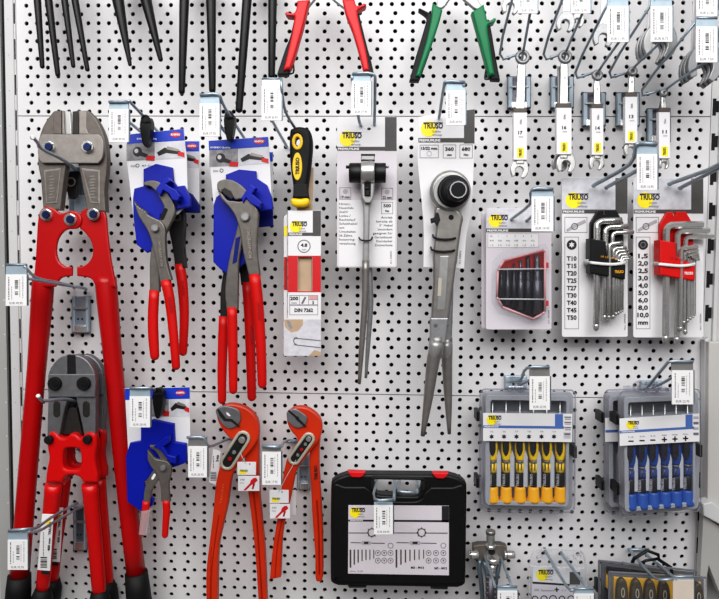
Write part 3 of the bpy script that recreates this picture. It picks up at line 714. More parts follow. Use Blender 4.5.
t = thing('carded_pliers', 180, 195, 28, 'carded pliers behind the open-jawed ones, black shank and one red grip showing', 'pliers', 'carded water pump pliers')
d = 30
mb = MB(); mb.box(150, 141, 199.3, 213, d, 1.2, 'white_card', .2); mb.rect(150, 141.2, 199.1, 151.5, d + .2, 'blue_ink'); card_photo(mb, 158, 152, 199, 168, d + .25); knipex(mb, 192, 146, 12, d + .2); mb.build('card', t)
mb = MB(); mb.prism([(150, 186), (176, 186), (192, 194), (199.5, 205), (199.5, 212.5), (150, 213)], d + 4, 3.5, 'blue_dark', .7); mb.build('plastic_holder', t)
mb = MB(); mb.prism(cr([(170, 205, 1), (178, 206), (184, 212), (185, 225), (184, 245), (186, 268, 1), (175, 268, 1), (172, 246), (168, 225)], 3), d + 12, 6, 'pliers_dark', 1.0); mb.torus(177, 217, d + 12, 3.5, .9, 'forged', 14, 6); mb.build('jaw', t)
grip(t, [(179.5, 264, d + 9), (182.5, 285, d + 9), (184.3, 315, d + 9), (183, 352, d + 9)], [5.3, 5.3, 4.8, 4.3], word=(181, 281, d + 13.4, 84, 15))

t = thing('carded_pliers', 242, 200, 50, 'largest grey pliers, jaws closed, long red grips, on a blue card beside the file', 'pliers', 'carded water pump pliers')
d = 52
mb = MB(); mb.prism([(208.4, 140.6), (268.2, 136.6), (270, 163), (272, 206), (214, 210), (210, 166)], d, 1.2, 'white_card', .2)
mb.flat([(208.6, 140.8), (268, 136.8), (268.8, 146.6), (209, 150.4)], d + .2, 'blue_ink'); card_photo(mb, 209.3, 150.6, 269, 167, d + .25, -3.5); knipex(mb, 259.2, 141.4, 12.5, d + .2)
mb.text('KNIPEX Quality', 210.5, 148.2, 1.6, d + .4, 'tag_white', width=20, bold=True); mb.ringflat(221.5, 170.5, 1.9, .6, d + .3, 'ink'); mb.text('300', 213, 172, 2, d + .4, 'ink_grey', width=5)
mb.build('card', t)
mb = MB(); mb.prism([(225.6, 174.5), (239, 169.3), (256, 171), (256.6, 178), (266.8, 184.8), (272, 198), (272.8, 209.5), (250, 212), (246, 262), (230, 276), (220.5, 269.5), (213, 262), (213.4, 205), (216, 197), (225.8, 190)], d + 4, 4, 'blue', .8); h = mb.build('plastic_holder', t)
mb = MB(); mb.prism([(241, 198), (250, 184), (256, 188), (252, 194), (258, 199), (262, 203), (259, 208), (250, 203), (246, 198), (243, 203)], d + 18, 9, 'blue', .8); mb.build('clip', h)
dp = d + 14
mb = MB(); mb.prism(cr([(217, 189, 1), (217.3, 182.5), (223, 179.4), (233, 180.3), (243, 187), (250, 196), (247, 200), (240, 199), (235, 199.5), (230, 193, 1), (225, 190), (221, 193, 1)], 3), dp - 1, 7, 'pliers_grey', 1.0); mb.prism([(221, 190), (224.5, 187.5), (231, 191), (234, 197), (231, 199), (224, 194)], dp - .6, 1, 'pliers_dark', .2)
mb.prism(cr([(240, 214, 1), (247, 226), (243, 238), (238.5, 262), (238, 280), (237.5, 310, 1), (226.5, 310, 1), (225, 292), (227, 270), (231, 250), (236, 232)], 3), dp - 3, 6, 'pliers_grey', 1.0)
mb.prism([(235.6, 238), (240.4, 236), (236.8, 262), (232.4, 264)], dp - 2.6, 1, 'blue_dark', .3); mb.build('jaw', t)
mb = MB(); mb.prism(cr([(217.3, 190, 1), (222, 194), (227, 200), (234, 201), (241, 201.5), (247, 198.5), (254, 204.5), (258, 213), (257.2, 230), (256.5, 250), (259.5, 275, 1), (248.5, 275, 1), (243, 252), (240, 232), (235.5, 217), (229, 207), (221.5, 199)], 3), dp + 2, 7, 'pliers_grey', 1.0)
mb.prism([(243.5, 228), (250.5, 228), (252.5, 260), (246.5, 260)], dp + 2.4, 1, 'forged', .3); mb.text('KNIPEX', 251.8, 258, 2.8, dp + 2.8, 'forged_light', width=28, rot=-94, bold=True); mb.build('jaw', t)
mb = MB(); pivot(mb, 245.4, 217, dp + 2, 4.8); mb.build('pivot_bolt', t)
grip(t, [(254.4, 274, dp - 1), (258, 305, dp - 1), (260.8, 345, dp - 1), (262.2, 384, dp - 1)], [5.9, 5.6, 5.2, 4.6], word=(257, 302, dp + 4, 86, 18))
grip(t, [(232, 307, dp - 5), (232.6, 335, dp - 5), (233, 365, dp - 5), (233.2, 390, dp - 5)], [5.2, 5.1, 4.7, 4.3])

t = thing('carded_pliers', 240, 230, 28, 'fourth carded pliers hidden behind the largest ones, two lower red grips showing', 'pliers', 'carded water pump pliers')
d = 30
mb = MB(); mb.box(222, 152, 273, 226, d, 1.2, 'white_card', .2); mb.rect(222, 152.2, 272.8, 161.5, d + .2, 'blue_ink'); mb.build('card', t)
mb = MB(); mb.prism([(228, 190), (266, 200), (272.8, 206), (272.8, 226), (250, 228), (236, 285), (222, 272)], d + 4, 3.5, 'blue_dark', .7); mb.build('plastic_holder', t)
mb = MB(); mb.prism(cr([(236, 205, 1), (246, 215), (247, 245), (251, 285, 1), (241, 285, 1), (236, 250), (229, 280), (229, 318, 1), (220, 318, 1), (221, 285), (230, 240)], 3), d + 13, 6, 'pliers_dark', 1.0); mb.build('jaw', t)
grip(t, [(247, 282, d + 10), (249.3, 315, d + 10), (250.6, 355, d + 10), (251.8, 397, d + 10)], [5.3, 5.4, 5.0, 4.5], 'red_dip', word=(250, 325, d + 15, 88, 18))
grip(t, [(224, 316, d + 10), (222.8, 345, d + 10), (222, 375, d + 10), (222, 400, d + 10)], [5.2, 5.1, 4.7, 4.3])

t = thing('carded_pliers', 158, 440, 50, 'smallest grey pliers with short red grips, on a blue card near the orange pliers', 'pliers', 'carded water pump pliers')
d = 56
mb = MB(); mb.prism([(124.7, 388.5), (189.8, 387), (190.3, 440), (186.3, 462), (176, 466), (160, 470), (128, 450)], d, 1.2, 'white_card', .2); mb.flat([(124.9, 388.7), (189.6, 387.2), (189.7, 398.8), (125, 400)], d + .2, 'blue_ink'); card_photo(mb, 150, 399.5, 189.5, 416.5, d + .25); knipex(mb, 180.5, 392.8, 11.5, d + .2); mb.build('card', t)
mb = MB(); mb.prism([(140.6, 426.7), (152.5, 419.5), (173.7, 424), (174.6, 442), (186, 443.8), (186.6, 462.5), (176.6, 466.5), (164, 470), (150, 476), (143.5, 483), (146, 492), (154, 500), (152, 506), (141.7, 512), (127, 502), (125.6, 456.5), (129.8, 443), (140.6, 441)], d + 4, 4, 'blue', .8); h = mb.build('plastic_holder', t)
mb = MB(); mb.prism([(153, 447), (165, 437), (169, 436), (169, 443), (163, 447), (168, 455), (176, 457), (176, 464), (170, 463), (160, 450)], d + 12, 8, 'blue', .8); mb.build('clip', h)
dp = d + 10
mb = MB(); mb.prism(cr([(149.5, 445.5, 1), (157, 446), (163, 451), (168, 461), (166, 470), (159, 479), (152, 490), (149, 504, 1), (143, 504, 1), (144.5, 489), (150, 475), (157, 466), (160, 460), (156, 452), (150, 448, 1)], 3), dp - 1, 4, 'pliers_grey', .8); mb.prism(capsule(152.5, 478.5, 154.5, 475, 1.3), dp - .7, 1, 'tag_white', .2); mb.build('jaw', t)
mb = MB(); mb.prism(cr([(147.4, 450, 1), (151, 454), (155, 458.5), (160, 460), (167, 461.5), (171, 467), (170.5, 476), (168.5, 486), (170, 502, 1), (161, 502, 1), (160, 486), (157, 475), (151, 467), (147.4, 459)], 3), dp + 1.5, 4, 'pliers_grey', .8); mb.build('jaw', t)
mb = MB(); pivot(mb, 163.5, 467.8, dp + 1.5, 3.2); mb.build('pivot_bolt', t)
grip(t, [(146.3, 501, dp - 2), (145.3, 512, dp - 2), (143.4, 524, dp - 2), (142, 533, dp - 2)], [3.8, 3.9, 3.7, 3.4])
grip(t, [(166.2, 500, dp), (166.6, 511, dp), (165.8, 523, dp), (165, 535, dp)], [3.9, 3.8, 3.5, 3.2])
mb = MB(); mb.prism([(141, 512), (150, 511), (146.5, 536), (138.5, 535)], dp + 3, 7, 'clear_sleeve', .6); mb.build('clear_sleeve', t)

# ================================================================== orange water pump pliers
def tag_pair(t, x0, y0, x1, y1, x2, y2, x3, y3, d, tx, ty):
    mb = MB(); mb.box(x0, y0, x1, y1, d, .6, 'white_card', .15); mb.rect(x0 + 2, y1 - 4.6, x0 + 9, y1 - 1.2, d + .2, 'yellow_ink'); mb.text('TRIUSO', x0 + 2.5, y1 - 3.4, 1.9, d + .4, 'ink', width=8, bold=True); mb.ringflat((x0 + x1) / 2 + 3, y0 + 2, .8, .4, d + .2, 'ink', 8); mb.build('paper_tag', t)
    mb = MB(); mb.box(x2, y2, x3, y3, d + .5, .6, 'white_card', .15)
    w, h = x3 - x2, y3 - y2
    mb.text('240', x2 + 2, y2 + 4.5, 1.8, d + .9, 'ink_grey', width=4.5); mb.text('mm', x2 + 2, y2 + 7.5, 1.6, d + .9, 'ink_grey', width=4)
    mb.flat([(x2 + w * .25, y3 - 1), (x2 + w * .55, y2 + h * .5), (x2 + w * .6, y2 + h * .28), (x2 + w * .72, y2 + h * .14), (x2 + w * .85, y2 + h * .12), (x2 + w * .92, y2 + h * .3), (x2 + w * .75, y2 + h * .5), (x2 + w * .62, y2 + h * .6), (x2 + w * .36, y3 - .6)], d + .8, 'red_ink')
    mb.flat([(x2 + w * .7, y2 + h * .5), (x2 + w * .8, y2 + h * .5), (x2 + w * .72, y3 - 2), (x2 + w * .64, y3 - 2)], d + .85, 'red_dark'); mb.build('paper_tag', t)
    mb = MB(); mb.tube([(tx, ty, d), ((tx + x0 + 8) / 2, (ty + y0) / 2 + 1, d + 1), (x0 + 9, y0 + 2, d + .5)], .35, 'tie_clear', 6); mb.build('thread', t)
t = thing('water_pump_pliers', 235, 440, 30, 'larger orange water pump pliers with long handles reaching the lower edge', 'pliers', 'orange water pump pliers')
d = 40
mb = MB(); mb.prism(cr([(216, 412, 1), (222, 406), (232, 404), (244, 407), (253, 413.5), (258, 423), (258.5, 436), (254, 446), (245, 457), (236, 468), (231, 480), (227.5, 505), (222.5, 527), (218, 552), (217, 605, 1), (206, 605, 1), (206, 572), (209, 545), (213, 512), (216, 482), (221, 464), (229, 451), (236, 443.5), (228, 437), (221, 428), (217, 419)], 4), d, 9, 'orange', 1.6)
mb.text('TRIUSO', 221.5, 504, 1.9, d + .5, 'orange_light', width=20, rot=-82)
for i in range(6): mb.flat([(209.3 + .2 * i, 600 - i * 9), (210 + .2 * i, 600 - i * 9), (210.7 + .2 * i, 592 - i * 9), (210 + .2 * i, 592 - i * 9)], d + .3, 'orange_dark')
mb.tube([(211, 600, d - .3), (211.5, 575, d - .3), (214.5, 545, d - .3), (219, 515, d - .3)], .8, 'orange_dark', 6, spl=3); mb.build('lever', t)
mb = MB(); mb.prism(cr([(246, 445), (258.5, 430, 1), (258.6, 480), (261.2, 515), (264.5, 550), (267, 605, 1), (258.5, 605, 1), (255.5, 560), (251.5, 520), (247.5, 490), (245, 468)], 4), d - 6, 9, 'orange', 1.5); mb.tube([(253.5, 492, d - 5.8), (257.5, 530, d - 5.8), (262, 600, d - 5.8)], .8, 'orange_dark', 6, spl=3); mb.build('lever', t)
mb = MB(); mb.prism(cr([(215.4, 411), (220, 407), (228, 406.4), (238, 410), (240.6, 417), (239, 423.5), (232, 428.5), (225, 427), (219, 420)], 3), d + 2.2, 4, 'jaw_steel', .7)
mb.flat([(218.5, 408.8), (222, 413), (226, 418.5), (232, 419), (240, 425.8), (238.6, 427.4), (231, 421.6), (224, 421.2), (219.6, 415.8), (217, 410)], d + 2.5, 'void'); mb.flat([(226.2, 412), (228.4, 413), (230.8, 415.8), (229, 416.4), (226.6, 414.4)], d + 2.6, 'tag_white'); mb.build('jaw_insert', t)  # small white patch is a highlight painted on the jaw steel
mb = MB(); mb.prism(capsule(242.5, 438.5, 227, 463, 7.6), d + 2, 4, 'beige', .9, holes=[capsule(242.5, 438.5, 227, 463, 4.6)]); mb.prism(capsule(242.5, 438.5, 227, 463, 4.7), d + .8, 1, 'void', .2)
for k in range(3): mb.cyl(238.5 - k * 4.2, 445.5 + k * 6.6, d + .8, d + 2.4, 2.2, ('pliers_dark', 'satin_dark', 'red_dark')[k], 6)
mb.build('slot_frame', t)
mb = MB(); mb.cyl(242.3, 439.5, d + .5, d + 4, 3.4, 'chrome', 18); mb.build('bolt', t)
tag_pair(t, 237.3, 462, 256, 475, 238, 476, 259.4, 491, d + 8, 240, 452)
mb = MB(); mb.prism([(213, 449), (220.5, 451.5), (218, 486), (209, 482)], d - 8, .7, 'white_card', .15); mb.text('240', 218, 462, 2.2, d - 7.5, 'ink', width=7, rot=-80, bold=True); dashes(mb, 213, 456, 468, .7, d - 7.6, 'ink_grey', 3); barcode(mb, 210.4, 472, 481, 6, d - 7.6, 11); mb.build('paper_tag', t)

t = thing('water_pump_pliers', 300, 440, 30, 'smaller orange water pump pliers with a word on one handle, beside the tool case', 'pliers', 'orange water pump pliers')
mb = MB(); mb.prism(cr([(287, 412, 1), (295, 407.3), (305, 407.3), (314, 412), (320.3, 419), (322, 428), (320, 438), (313, 448), (304, 459.5), (296.5, 471), (292.5, 489), (288, 510), (282.5, 535), (280.5, 578, 1), (269.5, 580, 1), (272.5, 550), (277, 520), (281.3, 489), (285, 466), (289.5, 455), (297, 444), (296.5, 438), (290.5, 430.5), (287, 422)], 4), d, 9, 'orange', 1.5)
mb.tube([(275, 577, d - .3), (277.5, 545, d - .3), (282, 520, d - .3), (286.5, 497, d - .3)], .8, 'orange_dark', 6, spl=3); mb.build('lever', t)
mb = MB(); mb.prism(cr([(311, 448), (320, 438, 1), (319, 460), (321, 500), (322.5, 530), (323, 560), (322.5, 579), (319, 582), (315.5, 579), (315, 555), (312.5, 520), (311, 490), (309.3, 462)], 4), d - 6, 9, 'orange', 1.5); mb.text('TRIUSO', 317.6, 480, 3, d - 5.5, 'pliers_dark', width=14.5, rot=-92, bold=True); mb.tube([(316.8, 500, d - 5.8), (318.6, 530, d - 5.8), (319.4, 574, d - 5.8)], .8, 'orange_dark', 6, spl=3); mb.build('lever', t)
mb = MB(); mb.prism(cr([(286.6, 415), (289, 411), (295, 409), (302, 413), (307, 417.5), (305.5, 424), (300, 428), (293, 426.5), (288, 421)], 3), d + 2.2, 4, 'jaw_steel', .7); mb.flat([(289, 409.8), (296, 415.6), (298.6, 418.2), (306.8, 426.4), (305, 427.4), (297, 420.6), (294.6, 417.2), (287.8, 411.4)], d + 2.5, 'void'); mb.flat([(295.6, 416.6), (298, 416.2), (299.4, 418.6), (297.4, 420.4), (295.4, 419)], d + 2.6, 'void'); mb.build('jaw_insert', t)
mb = MB(); mb.prism(capsule(308.5, 439, 294.3, 459, 6.4), d + 2, 4, 'beige', .8, holes=[capsule(308.5, 439, 294.3, 459, 3.6)]); mb.prism(capsule(308.5, 439, 294.3, 459, 3.7), d + .8, 1, 'void', .2)
for k in range(3): mb.cyl(305.5 - k * 3.8, 444 + k * 5.4, d + .8, d + 2.4, 1.8, ('satin_dark', 'red_dark', 'chrome')[k], 6)
mb.build('slot_frame', t)
mb = MB(); mb.cyl(308.8, 438.5, d + .5, d + 3.4, 2.7, 'chrome', 18); mb.build('bolt', t)
tag_pair(t, 269.5, 490, 288.7, 503, 269.8, 504, 290, 518.5, d + 8, 296, 460)
mb = MB(); mb.box(289, 490, 296, 515, d - 10, .7, 'white_card', .15); mb.build('paper_tag', t)
# ================================================================== file in a printed sleeve
t = thing('carded_file', 302, 240, 40, 'hand file with black and yellow handle in a red and white printed sleeve', 'file')
d = 44
mb = MB(); mb.prism(cr([(289.6, 131), (293, 127.6), (298.7, 126), (306, 127.4), (310, 131), (312, 142), (311, 158), (309, 174), (307.2, 188), (308.6, 199, 1), (292, 199, 1), (292.8, 186), (290.6, 170), (289.2, 150)], 4), d + 8, 15, 'rubber', 4, holes=[ell(297.3, 141.5, 2.6, 4.8, 14)], res=3)
mb.prism([(293.5, 184), (307, 184), (307.6, 197), (293, 197)], d + 8.4, 3, 'black_matt', .6); h = mb.build('handle', t)
mb = MB(); mb.prism(ell(297.3, 141.5, 5.6, 8.3, 20), d + 9, 4, 'yellow', .9, holes=[ell(297.3, 141.5, 2.6, 4.8, 14)], res=2); mb.build('hang_ring', h)
mb = MB(); mb.prism(ell(297.2, 166.3, 4.9, 14, 22), d + 9, 3, 'yellow', .7); mb.text('TRIUSO', 299.2, 174.5, 3.6, d + 9.5, 'ink', width=17, rot=-90, bold=True); mb.build('name_plate', h)
mb = MB(); mb.prism(cr([(290.4, 199.5), (294, 197.6), (300, 198.4), (306, 197.4), (309, 199.5), (308.5, 204), (304, 206.4), (295, 206.4), (291, 204)], 3), d + 8, 14, 'yellow', 3, res=3); mb.build('bolster', t)
mb = MB(); mb.prism([(297, 204), (304, 204), (311.8, 214), (311.8, 318), (297, 318)], d - 2, 3, 'tan', .3); mb.prism([(308, 165), (313.4, 168), (312, 210), (307, 210)], d - 6, 2, 'tan', .2); mb.build('blade', t)
mb = MB()
mb.prism([(287.9, 210.6), (321, 210.6), (321, 356), (283.6, 356), (283.6, 319), (287.9, 318.6)], d + 2, 1.6, 'white_card', .3, holes=[[(298, 257), (312.2, 257), (312.2, 291), (298, 291)]])
mb.prism([(283.8, 216), (287.5, 214), (287.5, 319), (283.8, 319)], d - 4, 1.2, 'white_card', .2); mb.rect(284, 257, 287.4, 290, d - 3.7, 'red_dark'); mb.rect(284, 226, 287.4, 236, d - 3.7, 'yellow_ink')
f = d + 2.2
mb.rect(312.8, 210.8, 320.8, 236, f, 'dark_card'); premium(mb, 288, 232.6, 320.8, 235.8, d + 2.1)
triuso(mb, 292, 226, 15, f)
mb.ringflat(304, 246.2, 6.6, .9, f, 'ink_grey'); mb.text('4.8', 304, 246.5, 3, f + .2, 'ink', width=6.5, align='c', bold=True); mb.text('mm', 304, 250.2, 1.7, f + .2, 'ink_grey', width=4, align='c')
for a, b, c, e in ((288, 255.7, 297.8, 292.2), (312.4, 255.7, 320.9, 292.2), (297.8, 255.7, 312.4, 256.9), (297.8, 291.1, 312.4, 292.2)): mb.rect(a, b, c, e, f, 'red_ink')
mb.frame(289.5, 295.3, 318, 305, f, 'ink_grey'); mb.frame(289.5, 305, 318, 315, f, 'ink_grey'); mb.rect(299.2, 295.3, 299.6, 305, f, 'ink_grey'); mb.rect(308.4, 295.3, 308.8, 305, f, 'ink_grey'); mb.rect(308.6, 299.5, 318, 299.9, f, 'ink_grey'); mb.rect(309.2, 296, 317.4, 299.2, f, 'pink')
mb.text('200', 290.2, 300, 3.2, f + .2, 'ink', width=8, bold=True); mb.text('mm', 291.6, 303.6, 1.8, f + .2, 'ink', width=5); mb.text('3', 312.2, 304, 2.8, f + .2, 'ink', bold=True); mb.flat([(301, 303.6), (304.6, 296.6), (306.4, 297.4), (303, 304)], f, 'ink_grey'); mb.text('DIN 7262', 294.5, 311.8, 3.3, f + .2, 'ink', width=18.5, bold=True)
mb.rect(284, 319.4, 320.8, 355.8, f, 'photo_light'); mb.flat([(284, 319.4), (303, 319.4), (303, 325), (298, 331), (291, 332.5), (285, 327)], f + .1, 'tan'); mb.flat([(286, 320), (290, 321), (293, 328), (290, 330)], f + .2, 'photo_grey')
a = capsule(297, 341, 330, 344.5, 3.9, 8); b = capsule(297, 341, 330, 344.5, 2.9, 8)
for i in range(len(a) - 1):
    if a[i][0] < 320.5 and a[i + 1][0] < 325: mb.flat([(min(p[0], 320.6), p[1]) for p in (a[i], a[i + 1], b[i + 1], b[i])], f + .15, 'ink_grey')
mb.flat([(294, 337.6), (320.6, 340.2), (320.6, 341.2), (294, 338.6)], f + .15, 'ink_grey'); mb.flat([(294, 344.2), (320.6, 347.2), (320.6, 348.2), (294, 345.2)], f + .15, 'ink_grey')
mb.flat([(309, 355.8), (314, 350), (320.8, 352), (320.8, 355.8)], f + .1, 'tan'); mb.build('printed_sleeve', t)

# ================================================================== ratchets on cards
t = thing('carded_ratchet', 366, 170, 48, 'slim ratchet with two black sockets set crosswise, tied to a white card', 'ratchet')
d = 48
mb = MB(); mb.prism(rrect(337, 116.5, 396.8, 267.5, 2.2), d, 1.4, 'white_card', .3)
mb.rect(385, 117, 396.6, 151, d + .2, 'dark_card'); premium(mb, 337.2, 146.8, 396.6, 150.6, d + .1); triuso(mb, 342.2, 138, 19.5, d + .15); mb.flat(ell(369, 128.8, 1.8, 1.3), d + .3, 'ink')
mb.rect(337.4, 151, 396.4, 266.8, d + .12, 'grey_card'); mb.rect(339, 200, 395, 266, d + .16, 'white_card')
for x0, y0, x1, y1, tx in ((339.5, 187.5, 351, 199.5, '19'), (381.3, 188, 393, 200, '22')):
    mb.frame(x0, y0, x1, y1, d + .25, 'ink_grey'); mb.flat(ell((x0 + x1) / 2, y0 + 4, 2.6, n=8), d + .25, 'ink_light'); mb.text(tx + ' mm', (x0 + x1) / 2, y1 - 1.2, 2.6, d + .4, 'ink', width=9, align='c', bold=True)
mb.frame(381.3, 202, 393, 214, d + .25, 'ink_grey'); mb.text('500', 387.2, 207.2, 3, d + .4, 'ink', width=7.5, align='c', bold=True); mb.text('Nm', 387.2, 212, 2.2, d + .4, 'ink', width=4, align='c', bold=True)
for i, s in enumerate(('Hinten-', 'Nasenheb-', 'Stahl', 'Links-/', 'Rechtslauf', 'Schalthebel', 'zum', 'Umschalten', '36 Zähne', 'Innenring-', 'verzahnung')): mb.text(s, 339.3, 205 + i * 3.95, 2.3, d + .4, 'ink', width=1.62 * len(s))
for i, s in enumerate(('Antrieb', 'bereits ab', '5° Hebel', 'besonders', 'geeignet für', 'Gerüstbauer', 'Dachdecker', 'Zimmerleute')): mb.text(s, 392.4, 218.5 + i * 3.95, 2.3, d + .4, 'ink', width=1.62 * len(s), align='r')
mb.text('Art. 320022', 391.6, 264, 1.4, d + .4, 'ink', width=13, rot=-90)
mb.build('card', t)
dp = d + 14
mb = MB(); mb.prism(cr([(361, 156, 1), (374.5, 156, 1), (374.8, 180), (374.6, 190), (372.5, 200), (370, 208), (369.4, 230), (369, 262, 1), (362.4, 262, 1), (363.2, 230), (363, 208), (361, 199), (360.6, 185)], 3), dp, 7, 'silver_paint', 1.4); mb.tube([(365.8, 260, dp - 3.5), (365, 300, dp - 3.5), (361.8, 345, dp - 3.5), (359.3, 384, dp - 3.5)], [3.8, 3.3, 2.9, 1.6], 'steel_grey', 12, spl=4)
mb.build('handle', t)
mb = MB()
for a, b in ((349.2, 361.5), (374, 385.8)): mb.tube([(a, 173, dp + 2), (a + .8, 173, dp + 2), (b - .5, 173, dp + 2), (b, 173, dp + 2)], [8.8, 9.8, 9.8, 9.6], 'black', 22)
mb.tube([(346, 167, dp + 1), (350, 167, dp + 1)], 1.6, 'rubber', 8); mb.tube([(386, 167, dp + 1), (388.8, 167, dp + 1)], 1.2, 'satin_dark', 8); mb.build('socket', t)
mb = MB(); mb.tube([(361, 172.5, dp + 3), (362, 172.5, dp + 3), (373.5, 172.5, dp + 3), (374.6, 172.5, dp + 3)], [10.6, 11.2, 11.2, 10.6], 'satin', 26); mb.prism([(361, 154), (374.6, 154), (374.8, 160), (360.8, 160)], dp + 4, 6, 'silver_paint', .8); mb.prism([(361, 153.8), (375, 153.8), (375, 155.6), (361, 155.6)], dp + 4.6, 4, 'black', .3)
mb.prism([(361, 180), (374.7, 180), (373.4, 198), (370.4, 203), (365, 203), (362, 198)], dp + 5, 6, 'silver_paint', 1); mb.build('head', t)
mb = MB(); mb.prism([(364.2, 183), (371, 183), (370.6, 196), (364.4, 196)], dp + 6, 3, 'void', .3); mb.prism([(365.4, 190), (369.6, 190), (369.4, 195.6), (365.6, 195.6)], dp + 7.4, 2, 'black_matt', .4); mb.prism([(365, 187), (369, 187), (368.6, 189), (365.4, 189)], dp + 8, 2, 'black', .3); mb.build('reversing_lever', t)
mb = MB(); mb.tube([(359, 237.5, d + .5), (360.2, 239.5, d + 6), (362, 240.2, dp + 1.5), (366, 240.6, dp + 2), (370, 240.2, dp + 1.5), (371.6, 239, d + 6), (372.4, 237, d + .5)], .8, 'black', 8, spl=3); mb.build('cable_tie', t)
t = thing('ratchet', 369, 320, 30, 'second slim ratchet whose shank and tip show behind the crosswise socket ratchet', 'ratchet')
mb = MB(); mb.tube([(369.4, 262, 40), (370, 285, 40), (370.6, 305, 40), (368.4, 340, 40), (365.8, 378, 40)], [2.6, 2.8, 2.8, 2.4, 1.4], 'satin_dark', 12, spl=4); mb.build('handle', t)
mb = MB(); mb.tube([(366, 170, 34), (368, 200, 36), (369.3, 262, 40)], [4, 3.4, 2.7], 'silver_paint', 12); mb.build('shank', t)

t = thing('carded_ratchet', 448, 190, 48, 'heavy silver ratchet with one large round black socket on a white card', 'ratchet')
mb = MB(); mb.prism(cr([(418.4, 116.8, 1), (474.9, 109, 1), (474.6, 145), (471.8, 205), (466.5, 235), (464.2, 268.6, 1), (423.4, 267.2, 1), (423.4, 222), (417.8, 165), (418, 140)], 3), d, 1.4, 'white_card', .3)
mb.flat([(464, 110.6), (474.7, 109.2), (474.5, 143.4), (464, 143.4)], d + .2, 'dark_card'); premium(mb, 418.4, 138, 474.3, 142.4, d + .1); triuso(mb, 423.5, 128.3, 19.5, d + .15)
mb.frame(419.8, 144.8, 438.6, 158, d + .25, 'ink_grey'); mb.text('15/22 mm', 429.2, 149.6, 2.8, d + .4, 'ink', width=16, align='c', bold=True); mb.ringflat(429.2, 153.6, 2.7, .5, d + .3, 'ink_light', 10)
for x0, x1, a in ((443, 456, '360'), (459.6, 472.6, '680')):
    mb.frame(x0, 144.6, x1, 158.2, d + .25, 'ink_grey'); mb.text(a, (x0 + x1) / 2, 150.6, 3.3, d + .4, 'ink', width=8.6, align='c', bold=True); mb.text('mm' if a == '360' else 'Nm', (x0 + x1) / 2, 155.8, 2.2, d + .4, 'ink', width=4.6, align='c', bold=True)
mb.text('Made in Germany', 457.2, 264, 1.5, d + .4, 'ink', width=16, rot=-86); mb.text('Art. 320015', 460.4, 264, 1.5, d + .4, 'ink', width=13, rot=-86); mb.build('card', t)
mb = MB(); mb.prism(cr([(435.4, 208), (452, 206), (463, 216), (461.6, 228), (458.6, 250), (454.4, 280), (450.4, 310), (445.3, 342, 1), (430, 342, 1), (432, 310), (434, 280), (433.6, 252), (436.6, 228)], 3), dp, 10, 'steel_grey', 2.4, res=2)
mb.prism([(440, 256), (449, 256), (445, 310), (437, 310)], dp + .5, 1.4, 'satin', .4); mb.prism([(430.4, 318), (448.4, 318), (445.2, 343), (430, 343)], dp + .5, 8, 'satin_dark', 1.0)
mb.cyl(451, 217.5, dp - 1, dp + .4, 2.6, 'void', 14); mb.cyl(435.6, 325.5, dp, dp + .9, 2, 'forged', 12); mb.flat([(438.4, 278), (442, 278), (441, 296), (437.4, 296)], dp + .8, 'beige'); mb.text('T', 437, 314, 3.6, dp + .8, 'forged_light', bold=True); mb.build('handle', t)
mb = MB(); mb.tube([(437.6, 336, dp - 5), (435.6, 352, dp - 5), (433, 362, dp - 5), (428, 400, dp - 5), (422.6, 436, dp - 5)], [7.6, 7.2, 6.6, 4.6, 2.1], 'steel_grey', 16, spl=3); mb.tube([(436.4, 342, dp - 3.4), (434.6, 352, dp - 2.6), (433.2, 360, dp - 2.8), (432.4, 362.5, dp - 3.4)], [7.6, 6, 2.8, 1.2], 'silver_paint', 14, spl=2); mb.build('spike', t)
mb = MB(); mb.cyl(449.3, 192, dp - 8, dp + 3, 19.8, 'satin', 40); mb.cyl(450, 192, dp + 3, dp + 5, 16.6, 'silver_paint', 36); h = mb.build('head', t)
mb = MB(); mb.cyl(453, 191.4, dp + 4, dp + 9, 15.6, 'black', 36); mb.cyl(455, 191.4, dp + 9, dp + 14, 14.4, 'black_matt', 36, 12.5); mb.cyl(456.4, 191.6, dp + 14, dp + 26, 10.6, 'socket_black', 32, 10)
u, hh = unp(456.4, 191.6, dp + 14); kk = K(dp + 26)
mb.add([W(u + 7.4 * kk * math.cos(a), hh + 7.4 * kk * math.sin(a), dp + 26.2) for a in [k * math.pi / 6 for k in range(12)]], [tuple(range(12))], 'void')
for k in range(12):
    a0, a1 = k * math.pi / 6, (k + 1) * math.pi / 6
    mb.add([W(u + r_ * kk * math.cos(a_), hh + r_ * kk * math.sin(a_), dp + 26.4) for r_, a_ in ((8.6, a0), (8.6, a1), (7.4, a1), (7.4, a0))], [(0, 1, 2, 3)], 'satin_dark')  # lighter ring round the opening paints the rim's highlight
mb.build('socket', t)
mb = MB(); mb.prism([(436, 212), (438.6, 213), (440.4, 220), (437, 226), (434.6, 222), (431.4, 223.4), (430.6, 218.4), (434.4, 217.4)], dp + 1, 5, 'black', .6); mb.build('reversing_lever', t)
for yy, x0, x1 in ((238.4, 434.4, 456), (250.6, 432.4, 455)):
    mb = MB(); mb.tube([(x0 - 1.6, yy - 3.4, d + .6), (x0 - .6, yy - 1, d + 8), (x0 + 2, yy, dp + 2), ((x0 + x1) / 2, yy + 1, dp + 2.2), (x1 - 2, yy, dp + 2), (x1 + .6, yy - 1.2, d + 8), (x1 + 1.4, yy - 3.6, d + .6)], 1.05, 'black', 8, spl=3); mb.build('cable_tie', t)
t = thing('ratchet', 450, 330, 30, 'second heavy ratchet whose spike shows behind the round socket ratchet', 'ratchet')
